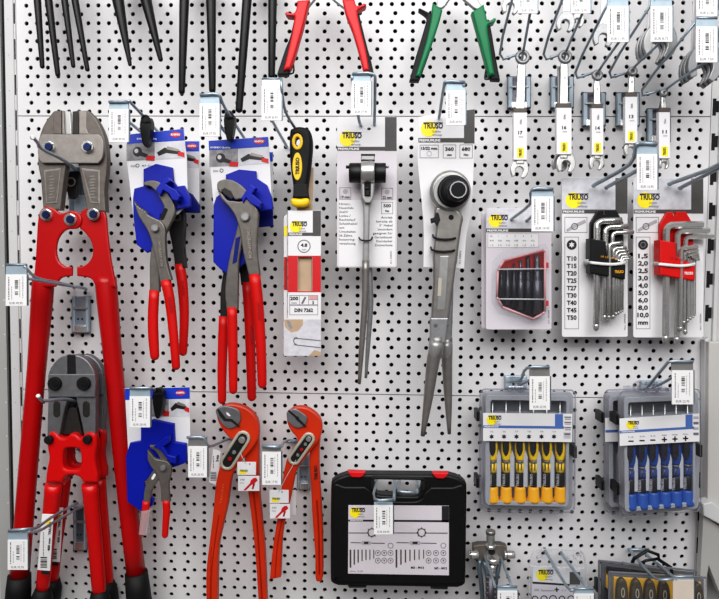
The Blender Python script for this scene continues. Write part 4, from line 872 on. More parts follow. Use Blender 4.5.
mb = MB(); mb.prism([(441, 262), (454.2, 262), (453.4, 300), (452, 343), (441, 343), (442, 300)], 44, 9, 'satin_dark', 1.6); mb.cyl(446.4, 325.5, 44, 44.9, 2, 'forged', 12); mb.text('T', 444, 314, 3.6, 44.6, 'forged_light', bold=True); mb.build('handle', t)
mb = MB(); mb.tube([(446.4, 338, 40), (446.8, 352, 40), (447, 362, 40), (448.2, 400, 40), (449.3, 434, 40)], [6, 5.8, 5.4, 3.9, 1.7], 'steel_grey', 16, spl=3); mb.tube([(446.4, 342, 41.5), (446.4, 352, 42.3), (446.8, 360, 42), (447, 362.5, 41.5)], [6, 5, 2.4, 1], 'silver_paint', 14, spl=2); mb.build('spike', t)

# ================================================================== bit set in a blister
def bit_pack(front):
    d = 40 if front else 30
    t = thing('bit_set_pack', 518, 270, d, 'red trapezoid bit case in a clear blister on a pale card' if front else 'second blister card, only its pale edge showing behind the red bit case card', 'bit set')
    mb = MB()
    if front: x0, y0, x1, y1 = 486, 208, 551.6, 329.6
    else: x0, y0, x1, y1 = 481.5, 212, 545, 328.5
    mb.prism(rrect(x0, y0, x1, y1, 2.2), d, 1.4, 'grey_card', .3)
    if front:
        mb.rect(486.6, 208.6, 551, 228.5, d + .2, 'photo_light'); premium(mb, 486.2, 228.6, 551.4, 232.2, d + .1); triuso(mb, 491, 220, 17, d + .25)
        mb.rect(487.8, 233.6, 538.8, 247.6, d + .2, 'white_card'); mb.frame(487.8, 233.6, 538.8, 247.6, d + .3, 'ink_light', .35)
        for i in range(6):
            x = 490 + i * 8.2
            mb.text('Nr.' if i == 0 else str(i), x, 237, 1.8, d + .4, 'ink_grey'); mb.text(('', 'M3', 'M6', 'M8', 'M10', 'M12')[i] or 'M', x, 241.6, 1.8, d + .4, 'ink_grey', width=3.4); mb.text('1,5', x, 246, 1.8, d + .4, 'ink_grey', width=3.4)
        mb.text('Art. 320102', 549.4, 324, 1.4, d + .4, 'ink', width=14, rot=-90)
    mb.build('card', t)
    if not front: return
    q = [(498, 270), (504, 260.5), (543.4, 250), (545, 252), (545, 312), (542, 314), (533, 319), (502.6, 307), (496.8, 297)]
    mb = MB(); mb.prism(q, d + 3, 2.4, 'bit_dark', .4); mb.prism([(499, 269.5), (505, 261.5), (543, 251.5), (544, 270)], d + 3.5, 1.2, 'red_dark', .2); c = mb.build('bit_case', t)
    mb = MB()
    for a, b in zip(q, q[1:] + q[:1]): mb.tube([(*a, d + 9), (*b, d + 9)], 1.15, 'pink', 8)
    mb.tube([(497.6, 269.4, d + 10.5), (544, 268.8, d + 10.5)], .8, 'tie_clear', 8); mb.tube([(498, 299, d + 10.5), (544.4, 299.4, d + 10.5)], .8, 'tie_clear', 8); mb.build('case_rim', c)
    for y in (262.4, 300.6):
        mb = MB(); mb.box(544.4, y, 548.8, y + 5.4, d + 8, 3, 'red_ink', .5); mb.build('catch', c)
    mb = MB(); mb.prism([(492, 262), (503, 250), (546, 244), (548.6, 250), (548.6, 316), (541, 322), (500, 315), (491.6, 302)], d + 13, .6, 'clear', .2); mb.build('clear_blister', t)
bit_pack(True); bit_pack(False)
ordw = ('first', 'second', 'third', 'fourth', 'fifth', 'sixth', 'seventh', 'eighth', 'ninth')
for i, (x, y0, y1, r) in enumerate(((501.6, 270, 300, 1.4), (507.6, 266, 305, 1.7), (514, 263, 308, 2.0), (520.6, 260, 310, 2.3), (528, 256, 313, 2.8), (537, 254, 314, 3.6))):
    mb = MB(); d = 46
    mb.tube([(x, y0, d), (x, y0 + 8, d), (x, (y0 + y1) / 2 - 4, d), (x, (y0 + y1) / 2 - 3, d), (x, y1, d)], [r * .5, r * .8, r * .9, r * 1.25, r * 1.25], 'bit_grey' if i % 2 else 'bit_dark', 8)
    mb.build('screw_bit', None, f'{ordw[i]} and {"thinnest" if i == 0 else "thickest" if i == 5 else "thicker"} dark bit counted from the narrow end of the red bit case', 'bit', 'bits in the red case')

# ================================================================== hex and torx key sets
def key_card(kind):
    black = kind == 'torx'
    d = 26
    x0, y0, x1, y1 = (562, 177.5, 627.8, 337) if black else (633.4, 178, 703.6, 337.6)
    t = thing('key_set_card', (x0 + x1) / 2, 260, d, 'white card with black key holder and torx sizes T10 to T50' if black else 'white card with red key holder and hex sizes 1,5 to 10,0 mm', 'key set')
    mb = MB(); mb.prism(rrect(x0, y0, x1, y1, 2), d, 1.4, 'white_card', .3)
    db = x1 - 12.4
    mb.rect(x0 + .4, y0 + .4, db, 209.4, d + .15, 'photo_light'); mb.rect(db, y0 + .4, x1 - .3, 213.6, d + .2, 'dark_card'); premium(mb, x0 + .3, 209.6, x1 - .3, 213.4, d + .1)
    triuso(mb, x0 + 6.4, 199.6, 20, d + .2)
    ix = x0 + 2.6
    mb.frame(ix, 217, ix + 22.6, 232.6, d + .25, 'ink_grey')
    mb.flat([(ix + 1.5, 229.5), (ix + 9, 224.5), (ix + 20.5, 219.4), (ix + 21.4, 222.6), (ix + 10, 228), (ix + 2.6, 231.8)], d + .25, 'ink_light'); mb.ringflat(ix + 10, 226.4, 3.4, .7, d + .3, 'ink', 14)
    mb.frame(ix, 236.8, ix + 14.2, 329, d + .25, 'ink_grey')
    cx = ix + 7.1
    mb.flat(ell(cx, 244.8, 5, n=18), d + .25, 'ink')
    if black: mb.flat(star(cx, 244.8, 3.1, 1.7), d + .35, 'white_card')
    else: mb.flat(ell(cx, 244.8, 3.2, n=6), d + .35, 'ink_grey'); mb.flat(ell(cx, 244.8, 2.2, n=6), d + .45, 'ink')
    items = ['T10', 'T15', 'T20', 'T25', 'T27', 'T30', 'T40', 'T45', 'T50'] if black else ['1,5', '2,0', '2,5', '3,0', '4,0', '5,0', '6,0', '8,0', '10,0', 'mm']
    for i, s in enumerate(items): mb.text(s, cx, (260.6 if black else 258) + i * 7.38, 4.2, d + .4, 'ink', width=9.8 if s not in ('10,0',) else 11.4, align='c', bold=True)
    mb.text('Art. 320250', x1 - 2.2, 330, 1.5, d + .4, 'ink', width=16, rot=-90); mb.build('card', t)
    mt = 'black' if black else 'red_key'
    ox = 0 if black else 69.6; oy = 0 if black else 1.5
    mb = MB()
    mb.prism([(597.4 + ox, 210.8 + oy), (603.4 + ox, 210.2 + oy), (604 + ox, 214 + oy), (606 + ox, 214 + oy), (606.6 + ox, 210.2 + oy), (616.5 + ox, 210.2 + oy), (623.6 + ox, 222.5 + oy), (624 + ox, 258 + oy), (590 + ox, 258 + oy), (590.6 + ox, 222.5 + oy)], d + 5, 4, mt, .6)
    mb.prism([(590.2 + ox, 238.4 + oy), (606 + ox, 241 + oy), (607 + ox, 255 + oy), (622 + ox, 262 + oy), (626 + ox, 265 + oy), (625.4 + ox, 279.4 + oy), (612 + ox, 277.4 + oy), (590.4 + ox, 273.4 + oy)], d + 17, 13, mt, 1.2)
    mb.text('TRIUSO', 614.6 + ox, 273 + oy, 2.6, d + 17.5, 'yellow_deep' if black else 'tag_white', width=9, bold=True)
    for i in range(4): mb.text(('10', '15', '20', '25')[i] if black else ('1,5', '2', '2,5', '3')[i], 601 + i * 4.6 + ox, 257.4 + i * .8 + oy, 1.8, d + 17.5, 'yellow_deep' if black else 'ink', width=3)
    mb.build('key_holder', t)
    mb = MB(); mb.tube([(586 + ox, 261.5 + oy, d + 1), (588.4 + ox, 262 + oy, d + 12), (592 + ox, 262.8 + oy, d + 18.4), (610 + ox, 264.4 + oy, d + 18.8), (622 + ox, 263.4 + oy, d + 18.4), (626 + ox, 262 + oy, d + 10)], 1.5, 'tie_white', 8, spl=3, flat=.5); mb.cyl(586 + ox, 262 + oy, d + 4, d + 13, 2.8, 'tie_clear', 12); mb.build('cable_tie', t)
    if black: ks = [(597, 221, 621.4, 331, 3.2, 12), (605.4, 227, 628, 321, 2.7, 11), (612.4, 232.6, 633.4, 319.4, 2.2, 10), (609.4, 243.4, 622.6, 320, 2.0, 15.5), (613.6, 248, 626.2, 319, 1.8, 14.5), (616.4, 251, 628.4, 316, 1.6, 13.6), (618.8, 254, 629.4, 314.6, 1.4, 13), (621.2, 256.6, 630.6, 313, 1.1, 12.4), (623, 258.8, 632, 312, .9, 12)]
    else: ks = [(666.4, 225.2, 702.6, 343.4, 3.5, 12), (677.6, 231, 709, 343.6, 2.9, 11), (685.6, 236.8, 713.4, 334.8, 2.3, 10), (681, 247.6, 697.6, 331.4, 2.1, 15.5), (684.6, 251.4, 698, 325, 1.8, 14.5), (688, 254.6, 698.6, 322.6, 1.5, 13.6), (691, 256.8, 699, 320, 1.2, 13), (693.4, 258.8, 699.4, 318, 1.0, 12.4), (695.4, 260.4, 699.6, 316, .8, 12)]
    size = ('thickest', 'second thickest', 'third thickest', 'fourth thickest', 'fifth thickest', 'sixth thickest', 'third thinnest', 'second thinnest', 'thinnest')
    for i, (x, y, xe, yb, r, dd) in enumerate(ks):
        D0 = d + dd; mb = MB()
        # shaft, rounded elbow, short arm; small keys fan toward the wall side
        sx = x if i > 2 or black else x
        mb.tube([(x - r * .25, yb - r * 2.2, D0), (x, 262, D0), (x, y + r * 2.4, D0), (x + r * .35, y + r * .9, D0), (x + r * 1.3, y + r * .15, D0), (x + r * 2.6, y, D0), (xe, y - .6, D0)], r, 'key_steel', 6 if not black else 8, spl=2)
        mb.tube([(x - r * .25, yb - r * 2.6, D0), (x - r * .28, yb - r * 1.7, D0), (x - r * .28, yb - r * .7, D0), (x - r * .28, yb, D0)], [r * .7, r * 1.02, r * .95, r * .35], 'satin', 10)
        mb.build('hex_key' if not black else 'torx_key', None, f'{size[i]} chrome {"torx" if black else "hex"} key in the {"black" if black else "red"} holder', 'hex key' if not black else 'torx key', f'keys in the {"black" if black else "red"} holder')
key_card('torx'); key_card('hex')
# ================================================================== clear screwdriver cases
def case_parts(t, q, d, dep, label_fn, frost='clear'):
    """q: four corners (tl, tr, br, bl) of the lid front in photo pixels"""
    (ax, ay), (bx, by), (cx, cy), (ex, ey) = q
    def L(u, v): return (ax + (bx - ax) * u * (1 - v) + 0 if False else (ax * (1 - u) + bx * u) * (1 - v) + (ex * (1 - u) + cx * u) * v, (ay * (1 - u) + by * u) * (1 - v) + (ey * (1 - u) + cy * u) * v)
    def rr(u0, v0, u1, v1, r=.03):
        out = []
        for x, y, a0 in ((u1 - r, v0 + r, -90), (u1 - r, v1 - r, 0), (u0 + r, v1 - r, 90), (u0 + r, v0 + r, 180)):
            for k in range(5):
                a = math.radians(a0 + 90 * k / 4); out.append(L(x + r * math.cos(a), y + r * math.sin(a)))
        return out
    mb = MB(); mb.prism(rr(.01, .01, .99, .99, .05), d - dep + 3, 3, 'case_grey', .6); mb.prism(rr(.05, .04, .95, .965, .04), d - 3, dep - 5, 'case_grey', .6, holes=[rr(.105, .085, .915, .2, .02), rr(.105, .21, .915, .93, .03)])
    mb.flat(rr(.1, .2, .92, .94, .02), d - dep + 3.2, 'case_grey'); mb.flat(rr(.1, .07, .92, .205, .02), d - dep + 3.4, 'case_dark'); 
    for i in range(5):
        u0 = .196 + i * .1435; a, b = L(u0, .5), L(u0, .81)
        mb.prism([(a[0], a[1]), (a[0] + 2.3, a[1] + 7), (b[0] + 2.3, b[1]), (b[0] - 2.3, b[1]), (a[0] - 2.3, a[1] + 7)], d - 5, 6, 'case_light', .8)
    tray = mb.build('tray', t)
    mb = MB(); mb.prism(rr(0, 0, 1, 1, .05), d, 1.0, frost, .3)
    o = rr(-.01, -.008, 1.01, 1.008, .055); n = len(o)
    for k in range(n): mb.tube([(*o[k], d - .5), (*o[(k + 1) % n], d - .5)], .8, 'clear_frost', 6)
    for k in range(n): mb.tube([(*o[k], d - dep + 4), (*o[(k + 1) % n], d - dep + 4)], .7, 'clear_frost', 6)
    lid = mb.build('lid', t)
    for v in (.22, .78):
        a = L(-.035, v - .04); mb = MB(); mb.box(a[0] - 1, a[1], a[0] + 2.6, a[1] + 10, d - 2, dep - 3, 'black', .5); mb.build('hinge', t)
    for v in (.5,):
        a = L(1.0, v - .04); mb = MB(); mb.box(a[0], a[1], a[0] + 3, a[1] + 12, d - 2, dep - 4, 'black', .5); mb.build('latch', t)
    mb = MB(); c = L(.42, 0); mb.torus(c[0], c[1] - 3.6, d - 8, 5, 1.0, 'clear_frost', 14, 6); mb.box(c[0] - 12, c[1] - 3, c[0] + 16, c[1] + 1, d - 4, 8, 'clear_frost', .6); mb.build('hang_tab', t)
    return L
def driver(x, yt, yb, d, colours, label, group):
    """precision screwdriver: blade up, cap down"""
    cap, body, accent = colours
    t = thing('screwdriver', x, yb, d, label, 'screwdriver', group)
    H = yb - yt; k = H / 61
    mb = MB(); mb.tube([(x, yt - 44 * k, d), (x, yt, d)], .9, 'satin', 8); mb.tube([(x, yt - 15 * k, d), (x, yt, d)], 1.7, 'bit_grey', 8); mb.build('blade', t)
    mb = MB(); mb.tube([(x, yt - 3, d), (x, yt + 4 * k, d), (x, yt + 12 * k, d), (x, yt + 17 * k, d), (x, yt + 19 * k, d)], [4.6, 5.2, 4.9, 4.1, 3.6], accent, 16)
    mb.prism(cr([(x - 2.9, yt - 2.6, 1), (x + 2.9, yt - 2.6, 1), (x + 3.2, yt + 4 * k), (x + 2.7, yt + 11 * k), (x, yt + 15.4 * k), (x - 2.7, yt + 11 * k), (x - 3.2, yt + 4 * k)], 3), d + 5.6, 2.6, body, .6)
    mb.tube([(x, yt + 19.2 * k, d), (x, yt + 21.4 * k, d)], 3.5, 'case_dark', 12)
    mb.tube([(x, yt + 22 * k, d), (x, yt + 31 * k, d)], 4.1, accent, 14)
    if True:
        for sx_ in (-1, 1): mb.box(x + sx_ * 1.5 - .6, yt + 23 * k, x + sx_ * 1.5 + .6, yt + 30 * k, d + 4.2, 1, 'red_dark' if False else 'brown_band', .2)
    mb.tube([(x, yt + 31 * k, d), (x, yt + 32 * k, d), (x, yt + 48 * k, d)], [3.6, 4.1, 4.1], body, 14)
    mb.text('TRIUSO', x - 1, yt + 46.4 * k, 2.4, d + 4.4, 'ink_light', width=13 * k, rot=-90, bold=True); mb.build('grip', t)
    mb = MB(); mb.tube([(x, yt + 46 * k, d), (x, yt + 48 * k, d), (x, yt + 56 * k, d), (x, yt + 59.5 * k, d), (x, yb + 1, d)], [5, 5.6, 5.7, 6.9, 6.2], cap, 18); mb.build('cap', t)
d = 36
t = thing('screwdriver_case', 526, 450, 30, 'clear plastic case holding precision screwdrivers with yellow caps', 'screwdriver case')
L = case_parts(t, [(481, 390), (574.5, 391), (573.5, 511.5), (480.5, 509)], d, 20, None)
mb = MB(); f = d + .5
mb.prism([(483, 413), (572.4, 413.8), (572, 442.2), (483, 441)], f, .4, 'white_card', .1); f += .2
mb.flat([(483.2, 425.3), (564, 426.2), (564, 428.8), (483.2, 427.9)], f, 'blue_label'); mb.flat([(555, 414), (563, 414.1), (563, 428), (555, 428)], f + .05, 'blue_label'); triuso(mb, 488.4, 419.6, 13, f)
mb.text('PREMIUMLINE', 484.4, 427.4, 1.3, f + .3, 'tag_white', width=14, bold=True)
for i, x in enumerate((491.6, 504, 516.5, 529, 541.5, 554)):
    mb.flat(star(x, 436.6, 2.6, 1.5), f, 'ink'); mb.text('T%d' % (5 + i), x, 432.4, 1.5, f + .2, 'ink_grey', width=3.4, align='c')
for i in range(3): mb.rect(564.4, 416.6 + i * 5.2, 571.2, 417.8 + i * 5.2, f, 'ink_grey'); dashes(mb, 565, 418.4 + i * 5.2, 420 + i * 5.2, 6, f, 'ink_light', i)
mb.rect(563.6, 432, 571, 439, f, 'photo_light'); mb.rect(564.4, 433.2, 570.4, 435.2, f + .1, 'ink_grey'); mb.rect(564.4, 436.4, 570.4, 437.4, f + .1, 'ink_light'); mb.build('printed_label', t)
for i, x in enumerate((492.6, 506.1, 519.9, 533.4, 546.8, 560)):
    driver(x, 441.5, 500.6, d - 8, ('yellow_deep', 'rubber', 'yellow'), f'yellow and black precision screwdriver, {ordw[i]} from the hinge side of its clear case', 'screwdrivers with yellow caps')
def blue_case(front):
    d = 58 if front else 34
    t = thing('screwdriver_case', 660, 450, d, 'clear plastic case holding precision screwdrivers with blue caps' if front else 'second clear case peeking out behind the case of blue screwdrivers', 'screwdriver case')
    q = [(620, 392.5), (699.5, 390), (700, 510), (621, 517)] if front else [(605, 391), (684, 389), (684, 509), (605.5, 512)]
    case_parts(t, q, d, 20, None)
    mb = MB(); f = d + .5
    if front:
        mb.prism([(619.6, 418.6), (699.4, 413.6), (699.6, 441.4), (619.6, 446)], f, .4, 'white_card', .1); f += .2
        mb.flat([(619.8, 430.8), (694, 426.4), (694, 428.8), (619.8, 433.4)], f, 'blue_label'); mb.flat([(685.6, 414.8), (692.6, 414.3), (692.6, 428.4), (685.6, 428.8)], f + .05, 'blue_label'); triuso(mb, 628, 424.4, 11, f)
        mb.text('PREMIUMLINE', 621.6, 432.6, 1.3, f + .3, 'tag_white', width=13, rot=-3, bold=True)
        for i, x in enumerate((631, 642, 652.8, 664.4, 675, 685.6)):
            y = 441.2 - i * .55
            mb.rect(x - 2.6, y - .7, x + 2.6, y + .7, f, 'ink')
            if i > 2: mb.rect(x - .7, y - 2.6, x + .7, y + 2.6, f, 'ink')
            mb.text(('1,5', '2,0', '2,5', 'PH00', 'PH0', 'PH1')[i], x, y - 3.6, 1.4, f + .2, 'ink_grey', width=5, align='c')
        for i in range(4): mb.rect(693.4, 416.4 + i * 5.4, 698.6, 419 + i * 5.4, f, 'ink_grey' if i % 2 else 'ink_light')
    else: mb.prism([(605.2, 418), (640, 417), (640, 441), (605.2, 442)], f, .4, 'white_card', .1); mb.flat([(605.4, 430), (640, 429), (640, 431.6), (605.4, 432.6)], f + .2, 'blue_label')
    mb.build('printed_label', t)
blue_case(True); blue_case(False)
for i, x in enumerate((630.6, 642, 653.2, 664.8, 676, 687.4)):
    driver(x, 448 - i * .5, 507.6 - i * .8, 50, ('blue_cap', 'bit_dark', 'blue_grip'), f'blue and black precision screwdriver, {ordw[i]} from the hinge side of its clear case', 'screwdrivers with blue caps')

# ================================================================== black tool case
t = thing('tool_case', 398, 530, 50, 'black plastic tool case with red latches and a large printed tap set label', 'tool case')
d = 46
mb = MB()
out = cr([(331, 488), (332.4, 482), (338, 478, 1), (348, 474.6, 1), (449, 475.4, 1), (458, 478, 1), (465.5, 483), (466.8, 490), (466.4, 530), (465.6, 578), (464, 585), (458, 588, 1), (338, 586, 1), (332, 583), (330.6, 576), (330.6, 530)], 4)
hole = cr([(374.4, 480, 1), (421.6, 481, 1), (421, 490), (418, 495), (413, 496.4), (381, 495.4), (376.6, 493), (374.6, 488)], 3)
mb.prism(out, d, 15, 'black', 2.4, holes=[hole], res=3)
mb.prism(cr([(333, 487), (345, 486.8, 1), (365, 486.8, 1), (371, 491.5), (374, 498), (382, 500.6), (412, 501.6), (421, 499), (425, 493), (431, 487.4, 1), (452, 487.4, 1), (464.4, 488), (464, 530), (463, 576), (459, 583.4), (400, 583.8), (337, 581.4), (333.4, 576), (333, 530)], 4), d + 2.2, 4, 'black', 1.4)
body = mb.build('shell', t)
mb = MB(); mb.prism(cr([(373, 476.5, 1), (423, 477.5, 1), (426, 482), (424.5, 491, 1), (421.6, 491, 1), (421.4, 482), (419, 480.6), (377, 479.8), (374.6, 482), (374.4, 490, 1), (371, 490, 1), (370.5, 481)], 3), d + 1.6, 10, 'black_matt', .9); mb.build('carry_handle', t)
for q in ([(347.6, 471.4), (365.4, 472.2), (363.4, 476), (360, 477.6), (352, 477.4), (349.6, 475)], [(432.4, 473), (448.6, 473.2), (446.6, 476.6), (443.6, 478.8), (436.6, 478.4), (434, 476)]):
    mb = MB(); mb.prism(q, d + 3, 7, 'snip_red', .8); mb.build('latch', t)
for q in ([(348, 586), (366.6, 586), (366, 588), (349, 588)], [(430.4, 587), (448, 587.4), (447.4, 589.6), (431, 589)]):
    mb = MB(); mb.prism(q, d - 2, 16, 'black_matt', .5); mb.build('foot', t)
mb = MB(); f = d + 2.6
mb.prism([(348.4, 505.2), (449, 505.8), (449, 575.4), (348, 573.6)], f, .5, 'grey_card', .1); f += .2
mb.flat([(441.8, 505.9), (448.9, 505.9), (448.9, 522.4), (441.8, 522.2)], f, 'ink'); mb.flat([(348.4, 519.6), (448.9, 520.2), (448.9, 522.2), (348.4, 521.4)], f, 'ink'); triuso(mb, 351.6, 512, 13.5, f); mb.text('PREMIUMLINE', 350, 521, 1.1, f + .3, 'tag_white', width=13, bold=True)
def tapset(x0, s, far):
    col = 'brown_band'
    mb.flat([(x0, 533.4), (x0 + 53 * s, 533.8), (x0 + 53 * s, 532.6), (x0, 532.4)], f, 'forged_light'); mb.ringflat(x0 + 27 * s, 532.6, 4.4, 1.0, f + .05, col, 16); mb.flat(ell(x0 + 27 * s, 532.6, 2.8, n=12), f + .06, 'grey_card')
    for k in range(8): a = k * math.pi / 4; mb.flat([(x0 + 27 * s + 4 * math.cos(a - .15), 532.6 + 4 * math.sin(a - .15)), (x0 + 27 * s + 5.8 * math.cos(a), 532.6 + 5.8 * math.sin(a)), (x0 + 27 * s + 4 * math.cos(a + .15), 532.6 + 4 * math.sin(a + .15))], f + .05, col)
    mb.flat([(x0 + 2, 542.2), (x0 + 42 * s, 543), (x0 + 42 * s, 543.8), (x0 + 2, 543)], f, col); mb.flat([(x0 + 16 * s, 541), (x0 + 25 * s, 541), (x0 + 27 * s, 542.8), (x0 + 25 * s, 544.8), (x0 + 16 * s, 544.8), (x0 + 14 * s, 542.8)], f + .05, 'ink_light'); mb.rect(x0 + 18 * s, 541.8, x0 + 23 * s, 544, f + .1, 'ink')
    for k in range(7):
        hh = (18, 15, 13, 11.5, 10.5, 10, 9)[k]; ww = (1.7, 1.5, 1.3, 1.2, 1.1, 1, .9)[k]
        mb.rect(x0 + 1 + k * 4.6 * s, 549.6, x0 + 1 + ww + k * 4.6 * s, 549.6 + hh, f, 'forged' if k % 2 else 'brown_band')
    for r in range(2):
        for k in range(3):
            cx, cy = x0 + (34 + 7.4 * k) * s, 553 + r * 7.6; mb.ringflat(cx, cy, 2.9, .6, f, 'ink_grey', 12); mb.flat([(cx - 1.2, cy - 1), (cx + 1.2, cy - 1), (cx, cy + 1.4)], f + .05, 'ink_grey')
    mb.ringflat(x0 + (34 + 14.8) * s, 545.6, 2.9, .6, f, 'ink_grey', 12)
tapset(348.6, .86, 0); tapset(394.6, 1.0, 1)
mb.text('M3 - M12', 411, 568.6, 2, f + .2, 'ink', width=13, bold=True); mb.text('M3 - M12', 434.6, 569.2, 2, f + .2, 'ink', width=12.4, bold=True); mb.text('Art. 320', 350, 572, 1.5, f + .2, 'ink_grey', width=13)
mb.build('printed_label', t)

# ================================================================== bottom row
t = thing('bearing_puller', 491, 560, 40, 'chrome three-armed puller with threaded spindle hanging at the lower edge', 'puller')
d = 26
mb = MB(); mb.prism([(473, 546), (479, 544.6), (502, 544.8), (507, 546.6), (507.6, 560), (500, 562.4), (482, 562.4), (474, 560)], d, 9, 'forged', 1.2); mb.cyl(491.6, 551.6, d, d + .8, 3.4, 'void', 14); mb.build('yoke', t)
for x0, x1 in ((468, 478.6), (504, 514.8)):
    mb = MB(); mb.tube([(x0, 554.6, d + 1), (x0 + 1, 554.6, d + 1), (x1 - 1, 554.6, d + 1), (x1, 554.6, d + 1)], [3.2, 3.9, 3.9, 3.2], 'chrome', 14); mb.tube([(x0 + 2, 554.6, d + 1), (x0 + 3, 554.6, d + 1)], 4.2, 'forged', 14); mb.build('pivot_pin', t)
mb = MB(); mb.tube([(490.6, 530.4, d), (490.6, 533, d), (490.6, 545, d)], [4.6, 4.6, 3.8], 'satin', 14); mb.tube([(490.6, 530.8, d), (490.6, 533.6, d)], 4.9, 'forged', 14); mb.tube([(490.6, 544.4, d + 1), (490.6, 547.6, d + 1)], 5, 'chrome', 14); mb.build('spindle_head', t)
mb = MB(); mb.tube([(493, 557, d + 3), (493, 559.4, d + 3), (493, 562, d + 3)], [6.6, 7, 6.4], 'chrome', 18); mb.tube([(492.4, 564, d + 4), (492, 574, d + 4)], [4.4, 1.8], 'chrome', 14); mb.build('collar', t)
mb = MB(); mb.tube([(490.6, 574, d + 8), (490.6, 630, d + 10)], 4.6, 'bit_grey', 14)
for k in range(18): mb.tube([(486, 575.5 + k * 2.6, d + 8.2), (495.2, 574.3 + k * 2.6, d + 8.2)], 1.0, 'brown_band' if k % 2 else 'satin_dark', 6, flat=4.4)
mb.build('threaded_spindle', t)
for pts in ([(480, 560, d), (479.4, 570, d + 1), (481.4, 584, d + 2), (484, 620, d + 2)], [(499.6, 561, d), (497.6, 572, d + 2), (495.6, 585, d + 3), (496, 620, d + 3)], [(484, 561, d + 3), (487.4, 575, d + 6), (489, 600, d + 8)]):
    mb = MB(); mb.tube(pts, 2.4, 'zinc_dark', 10, spl=3); mb.build('arm', t)

t = thing('blister_pack', 556, 585, 30, 'clear blister pack with yellow-spotted card of ring accessories at the lower edge', 'blister pack')
d = 34
mb = MB(); mb.prism([(532.6, 566), (580.6, 569.4), (580.6, 585.4), (532.6, 583.6)], d, 1, 'white_card', .2); mb.flat([(569.6, 572), (580.2, 572), (580.2, 584.8), (569.6, 584.6)], d + .2, 'dark_card'); mb.flat([(532.6, 581.6), (569.6, 584), (569.6, 585.8), (532.6, 583.6)], d + .25, 'ink'); triuso(mb, 538.4, 574.4, 15, d + .1)
mb.prism([(531.6, 584.6), (582, 587), (583, 622), (531.6, 622)], d + .4, 1, 'grey_card', .2)
for i in range(5): mb.ringflat(535 + i * 9, 599, 3.4 + (i % 3) * .3, 1.0, d + .7, 'ink', 14)
mb.rect(534.4, 589, 539, 591, d + .7, 'ink_light'); mb.text('Sortiment', 541, 591.4, 2, d + .8, 'ink_grey', width=13); mb.rect(556.2, 587.4, 557.4, 592, d + .75, 'ink'); mb.rect(554.6, 589.1, 559, 590.3, d + .75, 'ink'); mb.text('1:1', 562, 591.4, 1.8, d + .8, 'ink_grey', width=4); mb.build('card', t)
mb = MB(); mb.prism(cr([(529.6, 566, 1), (533, 552), (540, 549.4), (556, 549), (572, 550), (582, 553), (586, 568, 1), (588, 622, 1), (528, 622, 1)], 3), d + 7, .8, 'clear', .2); mb.build('clear_shell', t)
mb = MB()
for pts in ([(529.6, 566, d + 7), (533, 552, d + 5), (540, 549.4, d + 4), (572, 550, d + 4), (582, 553, d + 5), (586, 568, d + 7), (588, 622, d + 8)], [(529.6, 566, d + 7.4), (584.4, 568.4, d + 7.4)], [(529.6, 566, d + 7), (528, 622, d + 7)]): mb.tube(pts, .8, 'clear_sleeve', 6, spl=3)
for x in (539.6, 571, 578): mb.torus(x, 557, d + 7, 2.8, .7, 'clear_sleeve', 14, 6)
mb.build('moulded_edge', t)

def yellow_case(front):
    d = 62 if front else 36
    t = thing('pick_set_case', 652, 590, d, 'front transparent case with yellow tray of dark hook tools at the lower edge' if front else 'rear yellow tray case with black hanger behind the front one at the lower edge', 'tool set case')
    x0, y0, x1, y1, sk = (611, 574, 704, 640, .06) if front else (601, 562.6, 694.6, 640, .11)
    def q(a, b, c, e): return [(a, b + (a - x0) * sk), (c, b + (c - x0) * sk), (c, e), (a, e)]
    mb = MB(); mb.prism(q(x0, y0, x1, y1), d, 2, 'case_dark', .6)
    if not front: mb.prism([(606, 566.6), (692, 576), (692, 581), (640, 575), (606, 571.4)], d + 1, 1, 'yellow_case', .3); mb.prism([(606, 567), (611, 567.6), (611, 640), (606, 640)], d + 1, 1, 'yellow_case', .3)
    if front:
        def scal(x): return y0 + 3 + (x - x0) * sk
        o = [(x0 + 3, y1), (x0 + 3, scal(x0 + 3))]
        for i in range(5):
            cx = x0 + 12.5 + i * 14.3
            if i == 4: cx += 6
            o += [(cx - 8, scal(cx)), (cx - 6.4, scal(cx) + 5), (cx - 4.4, scal(cx) + 6), (cx - 3.6, scal(cx) + 2)] if False else []
        o += [(x1 - 3, scal(x1 - 3)), (x1 - 3, y1)]
        mb.prism(o, d + 1.5, 2, 'yellow_case', .6)
    tray = mb.build('tray', t)
    mb = MB(); mb.prism(q(x0 - 2, y0 - 2, x1 + 2, y1 + 2), d + (13 if front else 9), .8, 'clear', .2)
    for a, b in (((x0 - 2, y0 - 2), (x1 + 2, y0 - 2 + (x1 - x0) * sk)), ((x0 - 2, y0 - 2), (x0 - 2, y1))):
        mb.tube([(*a, d + 10), (*b, d + 10)], 1.1, 'case_dark', 6); mb.tube([(*a, d), (*b, d)], 1.0, 'clear_frost' if front else 'black', 6)
    mb.build('lid', t)
    mb = MB(); mb.box(x0 - 4, y0 + 18, x0 - 1, y0 + 30, d + 8, 8, 'black', .4); mb.build('hinge', t)
    if not front:
        mb = MB(); mb.tube([(632, 563, d + 2), (634, 558.6, d + 3), (647, 550.6, d + 4), (658.4, 554.8, d + 4), (658.8, 559.6, d + 4), (671, 567.6, d + 6), (672, 574, d + 8)], 1.7, 'black', 8); mb.tube([(658.6, 558.6, d + 3), (646, 560.6, d + 5), (640, 563.4, d + 3)], 1.4, 'black', 8); mb.build('hanger', t)
        mb = MB(); mb.prism([(607, 567.4), (690, 577), (690, 584), (607, 574)], d + 4, 3, 'pliers_dark', .6); mb.build('tool_grip', t)
yellow_case(False); yellow_case(True)
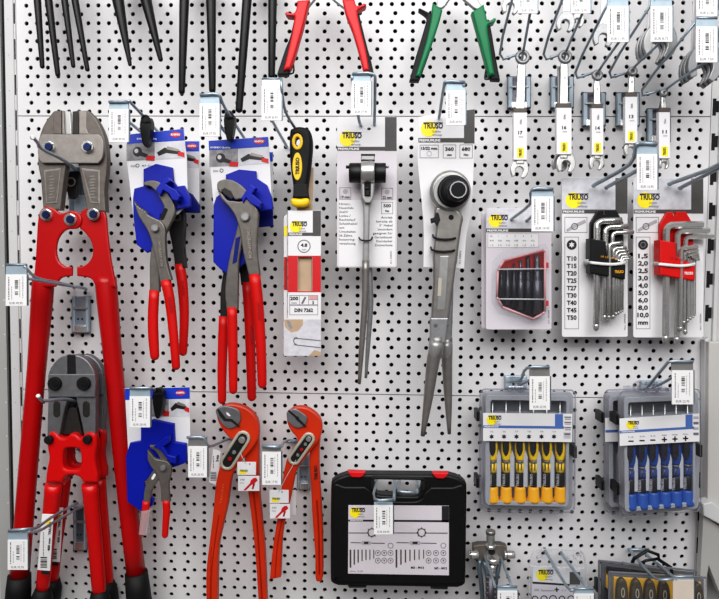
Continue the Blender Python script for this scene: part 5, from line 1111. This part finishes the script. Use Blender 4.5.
for i, x in enumerate((623, 637.4, 651.2, 665, 699)):
    y = 578 + (x - 611) * .06
    t = thing('hook_tool', x, 600, 70, f'dark-handled hook tool lying in the front yellow tray, {ordw[i]} from its hinge', 'hook tool', 'hook tools in the yellow case')
    mb = MB(); mb.prism(cr([(x - 4, y + 4), (x, y + .4), (x + 4, y + 4), (x + 5.8, y + 14), (x + 6, y + 30), (x + 5.4, 640, 1), (x - 5.4, 640, 1), (x - 6, y + 30), (x - 5.8, y + 14)], 3), 70, 6, 'tool_brown', 1.8, res=2)
    g = mb.build('handle', t)
    mb = MB(); mb.torus(x, y + 14, 71, 1.5, .6, 'beige', 14, 6, ry=4.4); mb.build('inlay', g)

# ================================================================== upper row: pincers and snips
def pincers(label, bars, d):
    t = thing('pincers', bars[0][0][0][0], -20, d, label, 'pincers', 'black-handled pincers along the top')
    for pts, r in bars:
        mb = MB(); mb.tube([(*p, d) for p in pts], r, 'black', 10, flat=.9, rnd=True); mb.tube([(pts[0][0] + r[0] * .35, pts[0][1], d + r[0] * .8), (pts[-1][0] + r[-1] * .3, pts[-1][1] - 1, d + r[-1] * .8)], .7, 'black_matt', 6); mb.build('handle', t)
    mb = MB(); (ax, ay), (bx, by) = bars[0][0][0], bars[1][0][0]; mx = (ax + bx) / 2
    mb.prism(cr([(ax - 4, -26), (mx, -40), (bx + 4, -26), (bx + 3, -18, 1), (ax - 3, -18, 1)], 3), d + 3, 7, 'pliers_dark', 1.2); mb.cyl(mx, -29, d + 3, d + 6, 3, 'satin_dark', 14); mb.build('jaw', t)
pincers('black-handled pincers at the top corner next to the grey upright', [([(36, -22), (37.4, 0), (42.3, 66.5)], [3.8, 3.6, 2.3]), ([(46, -22), (48.6, 0), (57.8, 74.5)], [4, 3.8, 2.5])], 30)
pincers('second black-handled pincers from the grey upright along the top', [([(62, -22), (64.6, 0), (73.3, 66)], [3.6, 3.4, 2.1]), ([(71, -22), (75, 0), (87.4, 69.5)], [3.8, 3.6, 2.3])], 30)
pincers('black-handled pincers with strongly slanted tapered handles above the first blue card', [([(114.5, -22), (118, 0), (130, 64.5)], [6.6, 6, 1.9]), ([(140, -22), (146, 0), (160.6, 59.5)], [6.2, 5.6, 2.4])], 30)
pincers('black-handled pincers with nearly upright handles ending above the second blue card tag', [([(185, -22), (184.3, 0), (181.8, 91.5)], [5.2, 5, 3.2]), ([(211.5, -22), (211, 0), (212.4, 90)], [5.2, 5, 3.4])], 30)
pincers('black-handled pincers beside the red snips with longer handle reaching the panel seam', [([(249, -22), (247, 0), (239, 109.5)], [5, 4.8, 3.6]), ([(273, -22), (272.6, 0), (271.6, 76)], [4.6, 4.4, 3.4])], 30)
def snips(label, mt, lg, lb, rg, rb, loop, grp):
    d = 44
    t = thing('tin_snips', lg[0][0], 0, d, label, 'snips', grp)
    for g, b in ((lg, lb), (rg, rb)):
        mb = MB(); mb.prism(cr(b, 4), d - 1, 9, 'black_matt', 1.6); h = mb.build('handle', t)
        mb = MB(); mb.prism(cr(g, 4), d + 2, 11, mt, 2.2, res=2); mb.build('grip_shell', h)
    mb = MB(); (ax, ay), (bx, by) = lg[0][:2], rg[0][:2]
    mb.prism(cr([(ax + 4, 6), (ax + 12, 6), (ax + (bx - ax) * .5 + 6, -18), (ax + (bx - ax) * .5 - 2, -26), (ax + 8, -8)], 3), d - 3, 5, 'satin_dark', .8); mb.prism(cr([(bx + 2, 8), (bx + 10, 6), (ax + (bx - ax) * .5 + 6, -26), (ax + (bx - ax) * .5 - 4, -18)], 3), d, 5, 'satin_dark', .8); mb.cyl(ax + (bx - ax) * .5 + 3, -20, d, d + 4, 4, 'chrome', 14); mb.build('blade', t)
    mb = MB(); mb.tube([(*p, d - 5) for p in loop], .9, 'black', 8, spl=2); mb.build('lock_loop', t)
snips('tin snips with red and black handles at the top', 'snip_red',
      [(297, 0, 1), (309.6, -1, 1), (307, 9), (303.5, 24), (299.6, 38), (295, 54), (290.4, 68, 1), (283, 70.5, 1), (287, 54), (291, 36), (293.6, 22), (294, 17), (289.5, 15.6), (285.2, 13.6), (285.6, 12), (293, 12.4), (296, 8)],
      [(296, 15, 1), (293.6, 21), (290, 36), (284.6, 50), (277, 73, 1), (277.4, 75, 1), (287.8, 74.6, 1), (292, 62), (297, 44), (301, 24)],
      [(342, -1, 1), (354, -2, 1), (357, 5), (365, 3), (365.6, 5), (359, 10), (357.6, 14), (361, 30), (366, 50), (369.4, 70, 1), (363.4, 71, 1), (358, 50), (352, 30), (346, 15)],
      [(352, 12), (358, 10.6), (361.6, 24), (366.6, 44), (371, 60), (374, 73.4, 1), (369.6, 75.4, 1), (362, 62), (358, 40)], [(287, 74, ), (293.2, 73), (293.6, 66), (292, 60), (290.6, 60)], None)
snips('tin snips with green and black handles at the top', 'green',
      [(432.8, 2, 1), (442.8, 9.6, 1), (440, 20), (435.4, 34), (430, 50), (424.6, 64), (420, 76.4, 1), (415.8, 75.6, 1), (420.6, 60), (425.2, 45), (428.8, 30), (431.2, 18)],
      [(434, 12, 1), (430.6, 12.6), (426, 10.4), (419.8, 7.6), (418.8, 9.4), (423, 12.4), (426.8, 16), (426, 22), (422.6, 34), (416, 56), (409.4, 80.4, 1), (419, 80.8, 1), (424, 68), (433, 40)],
      [(472, 11.2, 1), (484, 3.4, 1), (486.4, 14), (488.6, 20.4), (495.6, 17.8), (496, 19.6), (489.4, 24.6), (488, 30), (490.6, 46), (495, 74.6, 1), (489.2, 75, 1), (482.6, 50), (476.6, 28)],
      [(484, 26), (489.6, 24), (492, 32), (494.6, 48), (500.4, 80, 1), (491.6, 79.4, 1), (486, 60)], [(493, 78), (486.4, 79.4), (484.8, 77), (487, 66), (488.4, 64)], None)

# ================================================================== wrenches
def open_end(mb, cx, cy, w, d, rot, mt='silver_paint', t=4):
    """open jaw, mouth downward; cx, cy its middle, w its width"""
    a = w / 2
    q = [(x_ * a, y_ * a, *k_) for x_, y_, *k_ in ((-.42, -1.25, 1), (.42, -1.25, 1), (.86, -.62), (1.02, 0), (.92, .58), (.64, 1.0, 1), (.34, .86, 1), (.46, .2), (.3, -.16), (0, -.28), (-.3, -.16), (-.46, .2), (-.34, .8, 1), (-.64, 1.06, 1), (-.94, .58), (-1.02, 0), (-.86, -.62))]
    c, s = math.cos(math.radians(rot)), math.sin(math.radians(rot))
    mb.prism(cr([(cx + x * c - y * s, cy + x * s + y * c, *k) for x, y, *k in q], 3), d, t, mt, .7)
def wrench(label, rx, ry, R, sw, yb, band, sx0, sx1, sye, oe, rot, d=44, spare=True, size='10'):
    t = thing('combination_wrench', rx, ry, d, label, 'wrench', 'combination wrenches in paper sleeves')
    mb = MB(); mb.torus(rx, ry, d + 1, R - 2, 2.1, 'satin_dark', 26, 10); mb.torus(rx, ry, d - 1.5, R - 2, 1.7, 'bit_grey', 26, 8); mb.build('ring_end', t)
    mb = MB(); a = sw / 2; xm = (sx0 + sx1) / 2; xq = rx * .75 + xm * .25
    mb.prism([(xq - a * .75, ry + R * .7), (xq + a * .75, ry + R * .7), (xq + a * .9, ry + R + 4), (xm + a, band[1]), (xm + a * .9, sye + 4), (xm - a * .9, sye + 4), (xm - a, band[1]), (xq - a * .9, ry + R + 4)], d + 1, 3.4, 'satin', .9); mb.flat(ell(xq, ry + R + (band[0] - ry - R) * .35, a * .28, a * .34, 12), d + 1.2, 'satin_dark'); mb.build('shaft', t)
    mb = MB(); open_end(mb, *oe, d, rot, 'satin'); mb.build('jaw', t)
    mb = MB(); mb.box(sx0, band[1] - .5, sx1, sye, d + 2.6, 5.6, 'white_card', .5)
    f = d + 2.8; H = sye - band[1]
    mb.text('Triuso', xm + 1.4, band[1] + H * .24, 1.9, f, 'ink_grey', width=H * .1, rot=-90); mb.text('CV', xm + 1.4, band[1] + H * .25, 2, f, 'ink', width=4, rot=-90); mb.text(size, xm, band[1] + H * .46, 3.2, f, 'ink', width=4.4, align='c', bold=True); mb.text('mm', xm + .6, band[1] + H * .53, 1.8, f, 'ink', width=4, align='c')
    mb.rect(xm - 3.2, band[1] + H * .74, xm + 3.4, band[1] + H * .95, f, 'yellow_ink'); mb.text('TRIUSO', xm + 1.2, band[1] + H * .93, 2.6, f + .2, 'ink', width=H * .17, rot=-90, bold=True); mb.build('paper_sleeve', t)
    mb = MB(); mb.box(sx0 + .3, band[0], sx1 - .3, band[1], d + 3, 6, 'brown_band', .4); mb.build('sleeve_band', t)
    return t
wrench('combination wrench nearest the green snips, largest ring', 522.5, 57.3, 7.4, 9, 0, (108, 112.4), 513.6, 527.2, 160, (520, 169, 17.5), 12, size='17')
w2 = wrench('second combination wrench from the green snips, widest sleeve', 565, 57, 7, 8.4, 0, (103, 107.6), 556.6, 571.8, 154.4, (566.4, 163, 18.5), 8, size='16')
wrench('third combination wrench from the green snips, ring set lower than its neighbours', 597.4, 75.4, 5.6, 7, 0, (103.6, 108), 591.8, 603.6, 155, (597, 162.4, 14.5), 10, size='14')
wrench('fourth combination wrench from the green snips, its sleeve ending highest', 632.4, 71.6, 5, 6.4, 0, (92, 96.6), 625.2, 637.6, 143.4, (631.4, 149, 13.5), 4, size='13')
wrench('combination wrench nearest the slotted steel upright, smallest ring', 664, 93, 4.2, 5.8, 0, (107.4, 112), 659, 670.2, 158.4, (664.6, 163.6, 10), 6, size='11')
t = thing('combination_wrench', 560, 160, 34, 'spare wrench whose jaw peeks out behind the second wrench from the green snips', 'wrench', 'combination wrenches in paper sleeves')
mb = MB(); open_end(mb, 560.4, 163, 15, 34, 14, 'satin_dark'); mb.build('jaw', t); mb = MB(); mb.prism([(558, 66), (564, 66), (563, 156), (558, 156)], 34, 3, 'satin_dark', .6); mb.build('shaft', t)
# larger wrenches of the row above, only their lower jaws in view
big = [(511, 5, 17, 34), (566, 22, 18, 34), (578, 20, 13, 30), (604, 36, 20, 36), (661, 41, 33, 54), (657.5, 44, 33, 48), (654, 47, 33, 42), (706, 63, 34, 60), (702, 66, 34, 54), (698, 69, 34, 48)]
names = ['silver wrench jaw just beside the first top price tag', 'silver wrench jaw behind the second top price tag', 'smaller silver wrench jaw at the lower corner of the second top price tag', 'silver wrench jaw beside the third price tag', 'front one of three wide silver wrench jaws under the fourth price tag', 'middle one of three wide silver wrench jaws under the fourth price tag', 'rear one of three wide silver wrench jaws under the fourth price tag', 'front one of three wide wrench jaws at the slotted upright', 'middle one of three wide wrench jaws at the slotted upright', 'rear one of three wide wrench jaws at the slotted upright']
for i, ((x, y, w_, dd), nm) in enumerate(zip(big, names)):
    t = thing('open_end_wrench', x, y, dd, nm, 'wrench', 'larger wrenches of the row above')
    mb = MB(); open_end(mb, x, y, w_, dd, 12, 'silver_paint' if i % 2 == 0 else 'satin_dark', 4); mb.build('jaw', t)
    mb = MB(); mb.prism([(x - w_ * .2 + 5, -60), (x + w_ * .2 + 5, -60), (x + w_ * .22, y - w_ * .5), (x - w_ * .2, y - w_ * .5)], dd - .5, 2, 'white_card', .6); mb.build('paper_sleeve', t)
# wrench hooks: wall plate, prong through the ring, label arm, tag
def whook(label, plate, ring, corner, tag, strip, price, top, far=None):
    x0, y0, x1, y1 = plate; d = 44
    w_ = [[((x0 + x1) / 2, y0 + 2, 6), ((ring[0] * 2 + x0 + x1) / 4, (ring[1] + y0) / 2, 26), (ring[0], ring[1] - 1, d), ((tag[0] * .35 + tag[2] * .65), tag[3] - 3, 92)],
          [(ring[0] - 5, corner[1] + .3, d), (corner[0], corner[1], d), (top[0], top[1], 94)]]
    return hook(label, tag, strip, w_, price, plate, 95, bar=True, plate_mt='bit_grey', r=1.3, strip_mt='zinc_flat', wire_mt='zinc')
whook('zinc hook with label arm holding the wrench nearest the green snips', (508, 76, 531, 108), (523, 54), (500, 54), (518, -20, 537.4, 13.4), 8, 'EUR 13.95', (516, -16))
whook('zinc hook with label arm holding the second wrench from the green snips', (551, 76, 574, 108), (565.6, 54), (543.6, 54), (571, -20, 590.4, 13.4), 8, 'EUR 12.95', (568, -16))
whook('zinc hook with label arm holding the third wrench, its tag fully in view', (583, 92, 606, 126), (598, 73), (575.4, 72.5), (607.4, 5.8, 628.6, 42), 8, 'EUR 11.95', (609, 1))
whook('zinc hook with label arm holding the fourth wrench, tag over a wide wrench jaw', (617, 92, 640, 126), (633.4, 69), (609.6, 72), (650.6, 6, 672.4, 41.8), 8, 'EUR 8.75', (654, 0))
whook('zinc hook with label arm holding the wrench nearest the slotted upright', (648, 108, 671, 142), (665, 91), (642, 90), (696, 26.4, 717.6, 62.4), 9, 'EUR 7.50', (699, 18))
hook('zinc tag holder at the top corner above the last wrench tag', (696.4, -18, 717.6, 16), 8, [[(690, -30, 20), (700, -26, 94)]], 'EUR 21.50', None)
